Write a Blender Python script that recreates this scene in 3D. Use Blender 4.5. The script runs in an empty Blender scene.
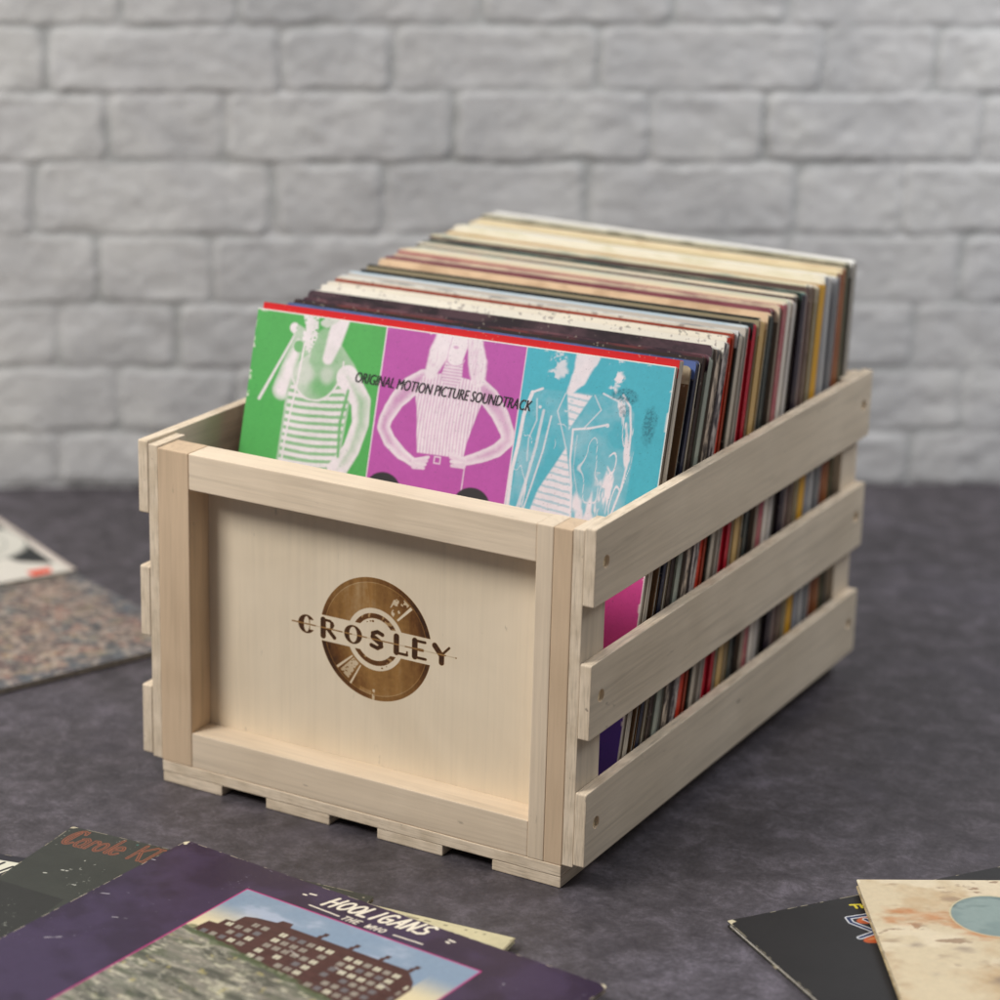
import bpy, bmesh, math, random
import numpy as np
from mathutils import Matrix, Vector
rnd = random.Random(7)
scene = bpy.context.scene
COL = bpy.data.collections.new("scene"); scene.collection.children.link(COL)

# ------------------------------------------------------------------ materials
def lin(c):
    out = []
    for v in c:
        v = v / 255.0
        out.append(v / 12.92 if v <= 0.04045 else ((v + 0.055) / 1.055) ** 2.4)
    return out
def lin4(c): return (*lin(c), 1.0)

class NT:
    def __init__(s, name):
        s.m = bpy.data.materials.new(name); s.m.use_nodes = True
        s.t = s.m.node_tree; s.t.nodes.clear()
        s.out = s.n('ShaderNodeOutputMaterial'); s.p = s.n('ShaderNodeBsdfPrincipled')
        s.l(s.p.outputs[0], s.out.inputs[0])
    def n(s, k, **kw):
        x = s.t.nodes.new(k)
        for a, b in kw.items(): setattr(x, a, b)
        return x
    def l(s, a, b): s.t.links.new(a, b)
    def coords(s, scale=(1, 1, 1), rand=True, kind='Object'):
        tc = s.n('ShaderNodeTexCoord'); mp = s.n('ShaderNodeMapping'); mp.inputs['Scale'].default_value = scale
        s.l(tc.outputs[kind], mp.inputs['Vector'])
        if rand:
            oi = s.n('ShaderNodeObjectInfo'); mu = s.n('ShaderNodeMath', operation='MULTIPLY'); mu.inputs[1].default_value = 37.0
            s.l(oi.outputs['Random'], mu.inputs[0]); s.l(mu.outputs[0], mp.inputs['Location'])
        return mp.outputs[0]
    def noise(s, vec, scale, detail=3, rough=.55, dist=0.0):
        x = s.n('ShaderNodeTexNoise'); x.inputs['Scale'].default_value = scale; x.inputs['Detail'].default_value = detail
        x.inputs['Roughness'].default_value = rough; x.inputs['Distortion'].default_value = dist
        s.l(vec, x.inputs['Vector']); return x.outputs['Fac']
    def ramp(s, fac, stops):
        r = s.n('ShaderNodeValToRGB'); e = r.color_ramp.elements
        e[0].position, e[0].color = stops[0][0], stops[0][1]
        e[1].position, e[1].color = stops[-1][0], stops[-1][1]
        for p, c in stops[1:-1]:
            q = e.new(p); q.color = c
        s.l(fac, r.inputs[0]); return r.outputs[0]
    def mix(s, fac, a, b, mode='MIX'):
        m = s.n('ShaderNodeMix', data_type='RGBA', blend_type=mode)
        for i, v in ((0, fac), (6, a), (7, b)):
            if isinstance(v, (int, float)): m.inputs[i].default_value = v
            elif isinstance(v, tuple): m.inputs[i].default_value = v
            else: s.l(v, m.inputs[i])
        return m.outputs[2]
    def base(s, c):
        if isinstance(c, tuple): s.p.inputs['Base Color'].default_value = c
        else: s.l(c, s.p.inputs['Base Color'])
    def rough(s, v, spec=.5):
        if isinstance(v, float): s.p.inputs['Roughness'].default_value = v
        else: s.l(v, s.p.inputs['Roughness'])
        s.p.inputs['Specular IOR Level'].default_value = spec
    def bump(s, h, strength=.3, dist=.001):
        b = s.n('ShaderNodeBump'); b.inputs['Strength'].default_value = strength; b.inputs['Distance'].default_value = dist
        s.l(h, b.inputs['Height']); s.l(b.outputs[0], s.p.inputs['Normal'])

def wood(name, axis, base=(231, 212, 187), contrast=.65, burn=False, grainscale=1.0):
    """fine straight grain along axis (0 x, 1 y, 2 z)"""
    s = NT(name)
    sc = [1.0, 1.0, 1.0]; sc[axis] = 0.045
    v = s.coords(tuple(sc))
    g1 = s.noise(v, 420 * grainscale, 4, .6, .3)
    g2 = s.noise(v, 75 * grainscale, 4, .6, 1.6)
    big = s.noise(s.coords((1, 1, 1)), 9, 3, .6, .5)
    b = np.array(lin(base))
    k = .11 * contrast
    c1 = s.ramp(g2, [(.28, (*(b * (1 - 2.2 * k)), 1)), (.5, (*b, 1)), (.72, (*np.minimum(b * (1 + .8 * k), .9), 1))])
    c2 = s.ramp(g1, [(.3, (1 - k * 1.1,) * 3 + (1,)), (.65, (1, 1, 1, 1))])
    c = s.mix(1.0, c1, c2, 'MULTIPLY')
    c = s.mix(1.0, c, s.ramp(big, [(.3, (.90, .885, .86, 1)), (.7, (1.03, 1.03, 1.03, 1))]), 'MULTIPLY')
    # few small dark flecks and dents
    fl = s.noise(s.coords(tuple([1.6 if i != axis else .6 for i in range(3)])), 60, 3, .6, .2)
    c = s.mix(s.ramp(fl, [(.0, (0, 0, 0, 1)), (.69, (0, 0, 0, 1)), (.76, (.6, .6, .6, 1))]), c, (*(b * .38), 1))
    if burn:
        at = s.n('ShaderNodeAttribute'); at.attribute_name = 'burn'
        bn = s.noise(v, 130, 4, .6, .6)
        bc = s.ramp(at.outputs['Fac'], [(0, lin4((214, 190, 150))), (.45, lin4((160, 118, 66))), (.75, lin4((112, 72, 36))), (1, lin4((66, 42, 26)))])
        bc = s.mix(.5, bc, s.ramp(bn, [(.3, (.45, .4, .35, 1)), (.7, (1, 1, 1, 1))]), 'MULTIPLY')
        c = s.mix(s.ramp(at.outputs['Fac'], [(.0, (0, 0, 0, 1)), (.25, (1, 1, 1, 1))]), c, bc)
    s.base(c); s.rough(.62, .3)
    s.bump(g1, .22, .0006)
    return s.m

def ply(name, axis, base=(228, 210, 186)):
    """cut plywood edge: thin layers stacked along axis"""
    s = NT(name)
    sc = [.06, .06, .06]; sc[axis] = 1.0
    v = s.coords(tuple(sc), rand=False)
    g = s.noise(v, 900, 2, .5, .0)
    g3 = s.noise(s.coords((1, 1, 1)), 60, 3, .6)
    b = np.array(lin(base))
    c = s.ramp(g, [(.30, (*(b * .74), 1)), (.44, (*(b * .95), 1)), (.62, (*np.minimum(b * 1.08, .9), 1))])
    c = s.mix(1.0, c, s.ramp(g3, [(.3, (.82, .8, .76, 1)), (.62, (1, 1, 1, 1))]), 'MULTIPLY')
    fl = s.noise(s.coords((1, 1, 1)), 150, 2, .5)
    c = s.mix(s.ramp(fl, [(0, (0, 0, 0, 1)), (.70, (0, 0, 0, 1)), (.76, (.7, .7, .7, 1))]), c, (*(b * .22), 1))
    s.base(c); s.rough(.7, .25); s.bump(g, .3, .0006)
    return s.m

def card(name, c, c2=None, scale=120, amt=.5, rough=.45, spec=.4, stretch=(1, 1, 1), lo=.42, hi=.58):
    s = NT(name)
    v = s.coords(stretch)
    a = lin4(c); b = lin4(c2) if c2 else tuple(x * .8 for x in a[:3]) + (1,)
    f = s.noise(v, scale, 3, .6, .2)
    col = s.mix(s.ramp(f, [(lo, (0, 0, 0, 1)), (hi, (amt,) * 3 + (1,))]), a, b)
    w = s.noise(s.coords((1, 1, 1)), 340, 2, .6)
    col = s.mix(s.ramp(w, [(0, (0, 0, 0, 1)), (.66, (0, 0, 0, 1)), (.74, (.35,) * 3 + (1,))]), col, lin4((205, 195, 175)))
    s.base(col); s.rough(rough, spec)
    return s.m

def face_card(name, top, top2, low, h, amt, band=.012, fine=False):
    # front cover print: a band in the title colour along the upper edge, below it a tone painting in the shaded gaps between sleeves
    s = NT(name)
    f = s.noise(s.coords((1, 1, 1) if fine else (.5, 1, 1)), 210 if fine else 60, 3, .6, .2)
    a = s.mix(s.ramp(f, [(.59 if fine else .46, (0, 0, 0, 1)), (.62, (amt,) * 3 + (1,))]), lin4(top), lin4(top2))
    tc = s.n('ShaderNodeTexCoord'); sp = s.n('ShaderNodeSeparateXYZ'); s.l(tc.outputs['Object'], sp.inputs[0])
    g = s.n('ShaderNodeMath', operation='GREATER_THAN'); g.inputs[1].default_value = h - band; s.l(sp.outputs[2], g.inputs[0])
    c = s.mix(g.outputs[0], lin4(low), a)
    w = s.noise(s.coords((1, 1, 1)), 340, 2, .6)
    c = s.mix(s.ramp(w, [(0, (0, 0, 0, 1)), (.66, (0, 0, 0, 1)), (.74, (.35,) * 3 + (1,))]), c, lin4((205, 195, 175)))
    s.base(c); s.rough(.5, .2)
    return s.m

def printed(name, rough=.4, spec=.4, coat=0.0):
    s = NT(name)
    at = s.n('ShaderNodeAttribute'); at.attribute_name = 'Col'
    w = s.noise(s.coords((1, 1, 1), rand=False), 260, 4, .65)
    c = s.mix(1.0, at.outputs['Color'], s.ramp(w, [(.3, (.93, .93, .93, 1)), (.6, (1, 1, 1, 1))]), 'MULTIPLY')
    s.base(c)
    r = s.noise(s.coords((1, 1, 1), rand=False), 30, 4, .6)
    rr = s.n('ShaderNodeMapRange'); rr.inputs['To Min'].default_value = rough - .06; rr.inputs['To Max'].default_value = rough + .1
    s.l(r, rr.inputs[0]); s.rough(rr.outputs[0], spec)
    s.p.inputs['Coat Weight'].default_value = coat; s.p.inputs['Coat Roughness'].default_value = .2
    s.bump(w, .06, .0005)
    return s.m

# ------------------------------------------------------------------ objects
def link(o, parent=None):
    COL.objects.link(o)
    if parent: o.parent = parent
    return o
def tag(o, label=None, cat=None, group=None, kind=None):
    if label: o['label'] = label
    if cat: o['category'] = cat
    if group: o['group'] = group
    if kind: o['kind'] = kind
    return o
def empty(name, loc=(0, 0, 0), mat=None, **kw):
    o = bpy.data.objects.new(name, None); link(o)
    if mat is not None: o.matrix_world = mat
    else: o.location = loc
    o.empty_display_size = .05
    return tag(o, **kw)

def board(name, lo, hi, mats, parent, bevel=.0009, axis=None, seg=2, round_edges=None):
    """box; mats = (face_material, edge_material); axis = ply stacking axis, whose faces get the face material"""
    bm = bmesh.new(); bmesh.ops.create_cube(bm, size=1)
    for v in bm.verts:
        v.co = Vector([lo[i] + (v.co[i] + .5) * (hi[i] - lo[i]) for i in range(3)])
    if round_edges is not None:
        ax, r = round_edges
        es = [e for e in bm.edges if abs((e.verts[0].co - e.verts[1].co).normalized()[ax]) > .9]
        bmesh.ops.bevel(bm, geom=es, offset=r, segments=3, affect='EDGES', profile=.5)
    if bevel: bmesh.ops.bevel(bm, geom=[e for e in bm.edges if e.calc_face_angle(0) > .6], offset=bevel, segments=seg, affect='EDGES', profile=.6)
    bm.normal_update()
    if axis is not None:
        for f in bm.faces: f.material_index = 0 if abs(f.normal[axis]) > .6 else 1
    me = bpy.data.meshes.new(name); bm.to_mesh(me); bm.free()
    for m in (mats if isinstance(mats, (list, tuple)) else [mats]): me.materials.append(m)
    for p in me.polygons: p.use_smooth = False
    return link(bpy.data.objects.new(name, me), parent)

def mesh(name, verts, faces, mats, parent=None, mi=None, smooth=False):
    me = bpy.data.meshes.new(name); me.from_pydata(verts, [], faces)
    for m in (mats if isinstance(mats, (list, tuple)) else [mats]): me.materials.append(m)
    if mi: me.polygons.foreach_set('material_index', mi)
    me.polygons.foreach_set('use_smooth', [smooth] * len(me.polygons)); me.update()
    return link(bpy.data.objects.new(name, me), parent)

def rrect(w, h, r, n=5):
    pts = []
    for cx, cy, a0 in ((w - r, h - r, 0), (r, h - r, 90), (r, r, 180), (w - r, r, 270)):
        for k in range(n + 1):
            a = math.radians(a0 + 90 * k / n); pts.append((cx + r * math.cos(a), cy + r * math.sin(a)))
    return pts

def slabs(layers):
    """layers: (x0, z0, w, h, y0, y1, r, (cover, side, top)) -> verts, faces, material indices; outline in xz, thickness y"""
    V, F, M = [], [], []
    for x0, z0, w, h, y0, y1, r, mi in layers:
        P = rrect(w, h, r); n = len(P); b = len(V)
        V += [(x0 + x, y0, z0 + z) for x, z in P] + [(x0 + x, y1, z0 + z) for x, z in P]
        F.append([b + i for i in range(n)]); M.append(mi[0])
        F.append([b + n + i for i in reversed(range(n))]); M.append(mi[0])
        for i in range(n):
            j = (i + 1) % n
            F.append([b + i, b + n + i, b + n + j, b + j])
            nz = -(P[j][0] - P[i][0])
            M.append(mi[2] if nz > abs(P[j][1] - P[i][1]) * .9 else mi[1])
    return V, F, M

# numpy painting --------------------------------------------------------
def fbm(U, V, scale, octaves=4, seed=0, sx=1.0, sy=1.0):
    rs = np.random.RandomState(seed); tot = np.zeros_like(U); amp = 1.0; s = 0.0
    for o in range(octaves):
        L = rs.rand(128, 128); x = U * scale * sx * 2 ** o + 17.3; y = V * scale * sy * 2 ** o + 9.1
        xi = np.floor(x).astype(int); yi = np.floor(y).astype(int); fx = x - xi; fy = y - yi
        fx = fx * fx * (3 - 2 * fx); fy = fy * fy * (3 - 2 * fy)
        a = L[yi % 128, xi % 128]; b = L[yi % 128, (xi + 1) % 128]; c = L[(yi + 1) % 128, xi % 128]; d = L[(yi + 1) % 128, (xi + 1) % 128]
        tot += amp * ((a * (1 - fx) + b * fx) * (1 - fy) + (c * (1 - fx) + d * fx) * fy); s += amp; amp *= .55
    return tot / s
def sstep(a, b, x):
    t = np.clip((x - a) / (b - a), 0, 1); return t * t * (3 - 2 * t)
def dseg(U, V, p, q):
    dx, dy = q[0] - p[0], q[1] - p[1]; L = dx * dx + dy * dy + 1e-12
    t = np.clip(((U - p[0]) * dx + (V - p[1]) * dy) / L, 0, 1)
    return np.hypot(U - p[0] - t * dx, V - p[1] - t * dy), t
def dpoly(U, V, pts):
    d = np.full_like(U, 9.0)
    for p, q in zip(pts[:-1], pts[1:]): d = np.minimum(d, dseg(U, V, p, q)[0])
    return d
def taper(U, V, pts, rad):
    """signed distance to a chain of tapering capsules"""
    d = np.full_like(U, 9.0)
    for i in range(len(pts) - 1):
        e, t = dseg(U, V, pts[i], pts[i + 1]); d = np.minimum(d, e - (rad[i] * (1 - t) + rad[i + 1] * t))
    return d
def inpoly(U, V, pts):
    """signed distance, negative inside"""
    n = len(pts); d = np.full_like(U, 9.0); ins = np.zeros(U.shape, bool)
    for i in range(n):
        p, q = pts[i], pts[(i + 1) % n]
        d = np.minimum(d, dseg(U, V, p, q)[0])
        c = ((p[1] > V) != (q[1] > V)) & (U < (q[0] - p[0]) * (V - p[1]) / (q[1] - p[1] + 1e-12) + p[0]); ins ^= c
    return np.where(ins, -d, d)
def mask(d, e=.0004): return 1 - sstep(-e, e, d)
def over(C, c, m):
    c = np.array(c); return C * (1 - m[..., None]) + (c if c.ndim == 3 else c[None, None, :]) * m[..., None]

def art(name, w, h, res, fn, mat, parent, frame='xz', off=0.0, r=.0008, smooth=True, attr='Col', x0=0.0, y0=0.0):
    nx = int(w / res) + 1; ny = int(h / res) + 1
    u = np.linspace(0, w, nx); v = np.linspace(0, h, ny); U, V = np.meshgrid(u, v)
    D = fn(U, V)
    P = np.zeros((ny, nx, 3)); P[..., 0] = U + x0
    if frame == 'xz': P[..., 2] = V + y0; P[..., 1] = off
    else: P[..., 1] = V + y0; P[..., 2] = off
    idx = np.arange(nx * ny).reshape(ny, nx)
    q = np.stack([idx[:-1, :-1], idx[:-1, 1:], idx[1:, 1:], idx[1:, :-1]], -1).reshape(-1, 4)
    uc = (U[:-1, :-1] + U[1:, 1:]).ravel() / 2; vc = (V[:-1, :-1] + V[1:, 1:]).ravel() / 2
    if r > res:
        dx = np.maximum(np.abs(uc - w / 2) - (w / 2 - r), 0); dy = np.maximum(np.abs(vc - h / 2) - (h / 2 - r), 0)
        q = q[np.hypot(dx, dy) <= r]
    me = bpy.data.meshes.new(name)
    me.vertices.add(nx * ny); me.vertices.foreach_set('co', P.reshape(-1).astype(np.float32))
    me.loops.add(len(q) * 4); me.loops.foreach_set('vertex_index', q.reshape(-1).astype(np.int32))
    me.polygons.add(len(q)); me.polygons.foreach_set('loop_start', np.arange(0, len(q) * 4, 4, dtype=np.int32))
    me.update(calc_edges=True); me.validate()
    if attr == 'Col':
        A = me.color_attributes.new('Col', 'FLOAT_COLOR', 'POINT')
        A.data.foreach_set('color', np.concatenate([np.clip(D, 0, 1), np.ones((ny, nx, 1))], -1).reshape(-1).astype(np.float32))
    else:
        A = me.attributes.new(attr, 'FLOAT', 'POINT'); A.data.foreach_set('value', D.reshape(-1).astype(np.float32))
    me.materials.append(mat)
    return link(bpy.data.objects.new(name, me), parent)

def text_mesh(name, body, width, height, mat, parent, M, shear=0.0, bold=0.0, slant=0.0):
    cu = bpy.data.curves.new(name, 'FONT'); cu.body = body; cu.size = 1; cu.shear = shear; cu.resolution_u = 4
    to = bpy.data.objects.new(name, cu); COL.objects.link(to)
    bpy.context.view_layer.update()
    me = bpy.data.meshes.new_from_object(to.evaluated_get(bpy.context.evaluated_depsgraph_get()))
    bpy.data.objects.remove(to)
    xs = [v.co.x for v in me.vertices]; ys = [v.co.y for v in me.vertices]
    sx = width / (max(xs) - min(xs)); sy = height / (max(ys) - min(ys)); mx, my = min(xs), min(ys)
    for v in me.vertices:
        v.co = M @ Vector(((v.co.x - mx) * sx, (v.co.y - my) * sy + slant * (v.co.x - mx) * sx, 0))
    me.materials.clear(); me.materials.append(mat)
    if bold:
        bm = bmesh.new(); bm.from_mesh(me); g = bmesh.ops.duplicate(bm, geom=bm.verts[:] + bm.edges[:] + bm.faces[:])
        bmesh.ops.translate(bm, verts=[e for e in g['geom'] if isinstance(e, bmesh.types.BMVert)], vec=M.to_3x3() @ Vector((bold, 0, .00006))); bm.to_mesh(me); bm.free()
    return link(bpy.data.objects.new(name, me), parent)

# ------------------------------------------------------------------ setting: tabletop
def table_mat():
    s = NT('tabletop_vinyl')
    v = s.coords((1, 1, 1), rand=False)
    a = s.noise(v, 3.2, 5, .6, .6); b = s.noise(v, 40, 8, .78, .25); c = s.noise(v, 320, 3, .7)
    c1 = s.ramp(a, [(.3, lin4((70, 65, 68))), (.5, lin4((80, 75, 79))), (.7, lin4((95, 90, 97)))])
    c2 = s.ramp(b, [(.35, (.56, .55, .56, 1)), (.5, (.91, .91, .91, 1)), (.65, (1.55, 1.53, 1.58, 1))])
    col = s.mix(1.0, c1, c2, 'MULTIPLY')
    col = s.mix(1.0, col, s.ramp(c, [(.3, (.8, .8, .8, 1)), (.7, (1.18, 1.18, 1.18, 1))]), 'MULTIPLY')
    col = s.mix(s.ramp(s.noise(v, 11, 3, .5, .3), [(.55, (0, 0, 0, 1)), (.72, (.3,) * 3 + (1,))]), col, lin4((78, 73, 84)))
    s.base(col)
    rr = s.n('ShaderNodeMapRange'); rr.inputs['To Min'].default_value = .42; rr.inputs['To Max'].default_value = .62
    s.l(b, rr.inputs[0]); s.rough(rr.outputs[0], .35)
    s.bump(b, .12, .0006)
    return s.m
WA = Vector((-.53477, .46431, 0)); WD = Vector((.82304, .56799, 0)).normalized(); WN = Vector((-WD.y, WD.x, 0))
def wp(s, d, z): return WA + WD * s - WN * d + Vector((0, 0, z))
c4 = [wp(-1.6, -.02, 0), wp(2.6, -.02, 0), wp(2.6, 2.4, 0), wp(-1.6, 2.4, 0)]
tt = mesh('tabletop', [tuple(p) for p in c4] + [(p.x, p.y, -.03) for p in c4],
          [(3, 2, 1, 0), (4, 5, 6, 7), (0, 1, 5, 4), (1, 2, 6, 5), (2, 3, 7, 6), (3, 0, 4, 7)], table_mat())
tag(tt, kind='structure')

# ------------------------------------------------------------------ brick wall (modelled relief)
def wall_mat():
    s = NT('painted_brick')
    v = s.coords((1, 1, 1), rand=False, kind='Object')
    a = s.noise(v, 7, 4, .6, .4); b = s.noise(v, 90, 5, .7, .3)
    c = s.ramp(a, [(.3, lin4((181, 181, 182))), (.5, lin4((192, 191, 191))), (.7, lin4((202, 201, 199)))])
    at = s.n('ShaderNodeAttribute'); at.attribute_name = 'mortar'
    c = s.mix(at.outputs['Fac'], c, lin4((172, 173, 172)))
    c = s.mix(1.0, c, s.ramp(b, [(.25, (.86, .86, .86, 1)), (.6, (1, 1, 1, 1))]), 'MULTIPLY')
    s.base(c); s.rough(.55, .35); s.bump(b, .35, .002)
    return s.m
def build_wall():
    rows = [(-.075, -.075), (.0005, -.0036), (.0552, .0532), (.1179, .1183), (.1806, .1834), (.2451, .2503), (.3132, .3209), (.3774, .3874), (.4378, .45), (.4956, .5098)]
    # vertical joints read off the photograph, from the bottom row up
    J = {1: [.055, .169, .39, .51, .72, .884], 2: [.113, .225, .45, .56, .78, .93], 3: [.061, .17, .39, .5, .72, .877], 4: [.097, .204, .417, .52, .75, .919],
         5: [.04, .259, .364, .555, .755, .857], 6: [.109, .216, .429, .611, .721, .927], 7: [.055, .269, .371, .562, .771, .878], 8: [.123, .229, .449, .629, .737, .95]}
    while rows[-1][0] < 1.05: rows.append((rows[-1][0] + .066, rows[-1][1] + .066))
    s0, s1, z0, z1, st = -.8, 1.85, -.004, .98, .0028
    nx = int((s1 - s0) / st); nz = int((z1 - z0) / st)
    S, Z = np.meshgrid(np.linspace(s0, s1, nx), np.linspace(z0, z1, nz))
    rr = random.Random(3)
    wob = (fbm(S, Z, 18, 3, 5) - .5) * .006; wob2 = (fbm(S, Z, 14, 3, 6) - .5) * .006
    best = np.full(S.shape, -9.0); tone = np.zeros_like(S); lift = np.zeros_like(S)
    for i in range(len(rows) - 1):
        js = list(J.get(i, [])) or [.04 + .11 * (i % 2) + rr.uniform(-.02, .02)]
        flip = (js[1] - js[0] > .16) if len(js) > 1 else True
        a = js[0]; f = flip
        while a > s0 - .3: a -= (.108 if f else .215) + rr.uniform(-.008, .008); js.insert(0, a); f = not f
        a = js[-1]; f = (js[-1] - js[-2] > .16)
        while a < s1 + .3: a += (.108 if f else .215) + rr.uniform(-.008, .008); js.append(a); f = not f
        slope_lo = rows[i][1] - rows[i][0]; slope_hi = rows[i + 1][1] - rows[i + 1][0]
        for k in range(len(js) - 1):
            mlo, mhi, gap = rr.uniform(.0012, .0042), rr.uniform(.0010, .0038), rr.uniform(.0022, .0050)
            cl = np.clip(S, 0, 1)
            lo = rows[i][0] + slope_lo * cl + mlo + wob; hi = rows[i + 1][0] + slope_hi * cl - mhi + wob
            l = js[k] + gap + wob2; r_ = js[k + 1] - gap + wob2
            sub = (S > js[k] - .02) & (S < js[k + 1] + .02) & (Z > rows[i][0] - .03) & (Z < rows[i + 1][0] + .04)
            cx, cz = (l + r_) / 2, (lo + hi) / 2; hx, hz = (r_ - l) / 2, (hi - lo) / 2; rad = .009
            qx = np.abs(S - cx) - hx + rad; qz = np.abs(Z - cz) - hz + rad
            d = np.hypot(np.maximum(qx, 0), np.maximum(qz, 0)) + np.minimum(np.maximum(qx, qz), 0) - rad
            inside = np.where(sub, -d, -9)
            up = inside > best; best = np.where(up, inside, best)
            lf = rr.uniform(-.001, .0012) + (S - cx) * rr.uniform(-.012, .012) + (Z - cz) * rr.uniform(-.02, .02)
            lift = np.where(up, lf, lift)
    prof = sstep(-.0022, .0022, best + (fbm(S, Z, 45, 4, 10) - .5) * .006)
    H = prof * (.0026 + lift * .8) + (fbm(S, Z, 22, 5, 8) - .5) * .0042 + (fbm(S, Z, 60, 4, 9, sx=.6) - .5) * .0040 * (.4 + .6 * prof)
    P = np.zeros(S.shape + (3,))
    for a in range(3): P[..., a] = WA[a] + WD[a] * S - WN[a] * H
    P[..., 2] = Z
    idx = np.arange(nx * nz).reshape(nz, nx)
    q = np.stack([idx[:-1, :-1], idx[:-1, 1:], idx[1:, 1:], idx[1:, :-1]], -1).reshape(-1, 4)
    # back plate gives the wall its thickness
    bk = [tuple(wp(s0, -.08, z0)), tuple(wp(s1, -.08, z0)), tuple(wp(s1, -.08, z1)), tuple(wp(s0, -.08, z1))]
    n = nx * nz
    verts = np.concatenate([P.reshape(-1, 3), np.array(bk)])
    c = [idx[0, 0], idx[0, -1], idx[-1, -1], idx[-1, 0]]
    extra = [[n + 1, n, n + 3, n + 2], [c[0], n, n + 1, c[1]], [c[1], n + 1, n + 2, c[2]], [c[2], n + 2, n + 3, c[3]], [c[3], n + 3, n, c[0]]]
    q = np.concatenate([q, np.array(extra)])
    me = bpy.data.meshes.new('brick_wall')
    me.vertices.add(len(verts)); me.vertices.foreach_set('co', verts.reshape(-1).astype(np.float32))
    me.loops.add(len(q) * 4); me.loops.foreach_set('vertex_index', q.reshape(-1).astype(np.int32))
    me.polygons.add(len(q)); me.polygons.foreach_set('loop_start', np.arange(0, len(q) * 4, 4, dtype=np.int32))
    me.polygons.foreach_set('use_smooth', np.concatenate([np.ones(len(q) - 5, bool), np.zeros(5, bool)])); me.update(calc_edges=True)
    A = me.attributes.new('mortar', 'FLOAT', 'POINT'); A.data.foreach_set('value', np.concatenate([((1 - prof) * np.clip(fbm(S, Z, 30, 3, 12) * 2.6 - .55, .15, 1)).reshape(-1), np.zeros(4)]).astype(np.float32))
    me.materials.append(wall_mat())
    o = link(bpy.data.objects.new('brick_wall', me))
    tag(o, 'white painted brick wall out of focus behind the wooden crate', 'wall')
build_wall()

# ------------------------------------------------------------------ crate
W, T, L, SD, RB, SW = .318, .0082, .4643, .0235, .0256, .0253
Z1, Z2, ZT = .0081, .01614, .24542
wx, wy, wz = wood('pine_grain_across', 0), wood('pine_grain_lengthwise', 1, (221, 204, 180)), wood('pine_grain_upright', 2)
wz_pink = wood('pine_heartwood_upright', 2, (214, 188, 158))
wside = wood('plywood_face_lengthwise', 1, (214, 199, 177), .8)
wpost = wood('plywood_face_upright', 2, (214, 199, 178))
wpanel = wood('plywood_panel', 2, (235, 219, 194), .24, burn=True)
plx, plz = ply('plywood_edge_side', 0), ply('plywood_edge_base', 2)
dark_wood = wood('recess_wood', 1, (232, 212, 176), .5)
crate = empty('wooden_crate', tag and (0, 0, 0))
tag(crate, 'slatted pale wooden record crate with a burned round emblem on its front panel', 'crate')

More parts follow.
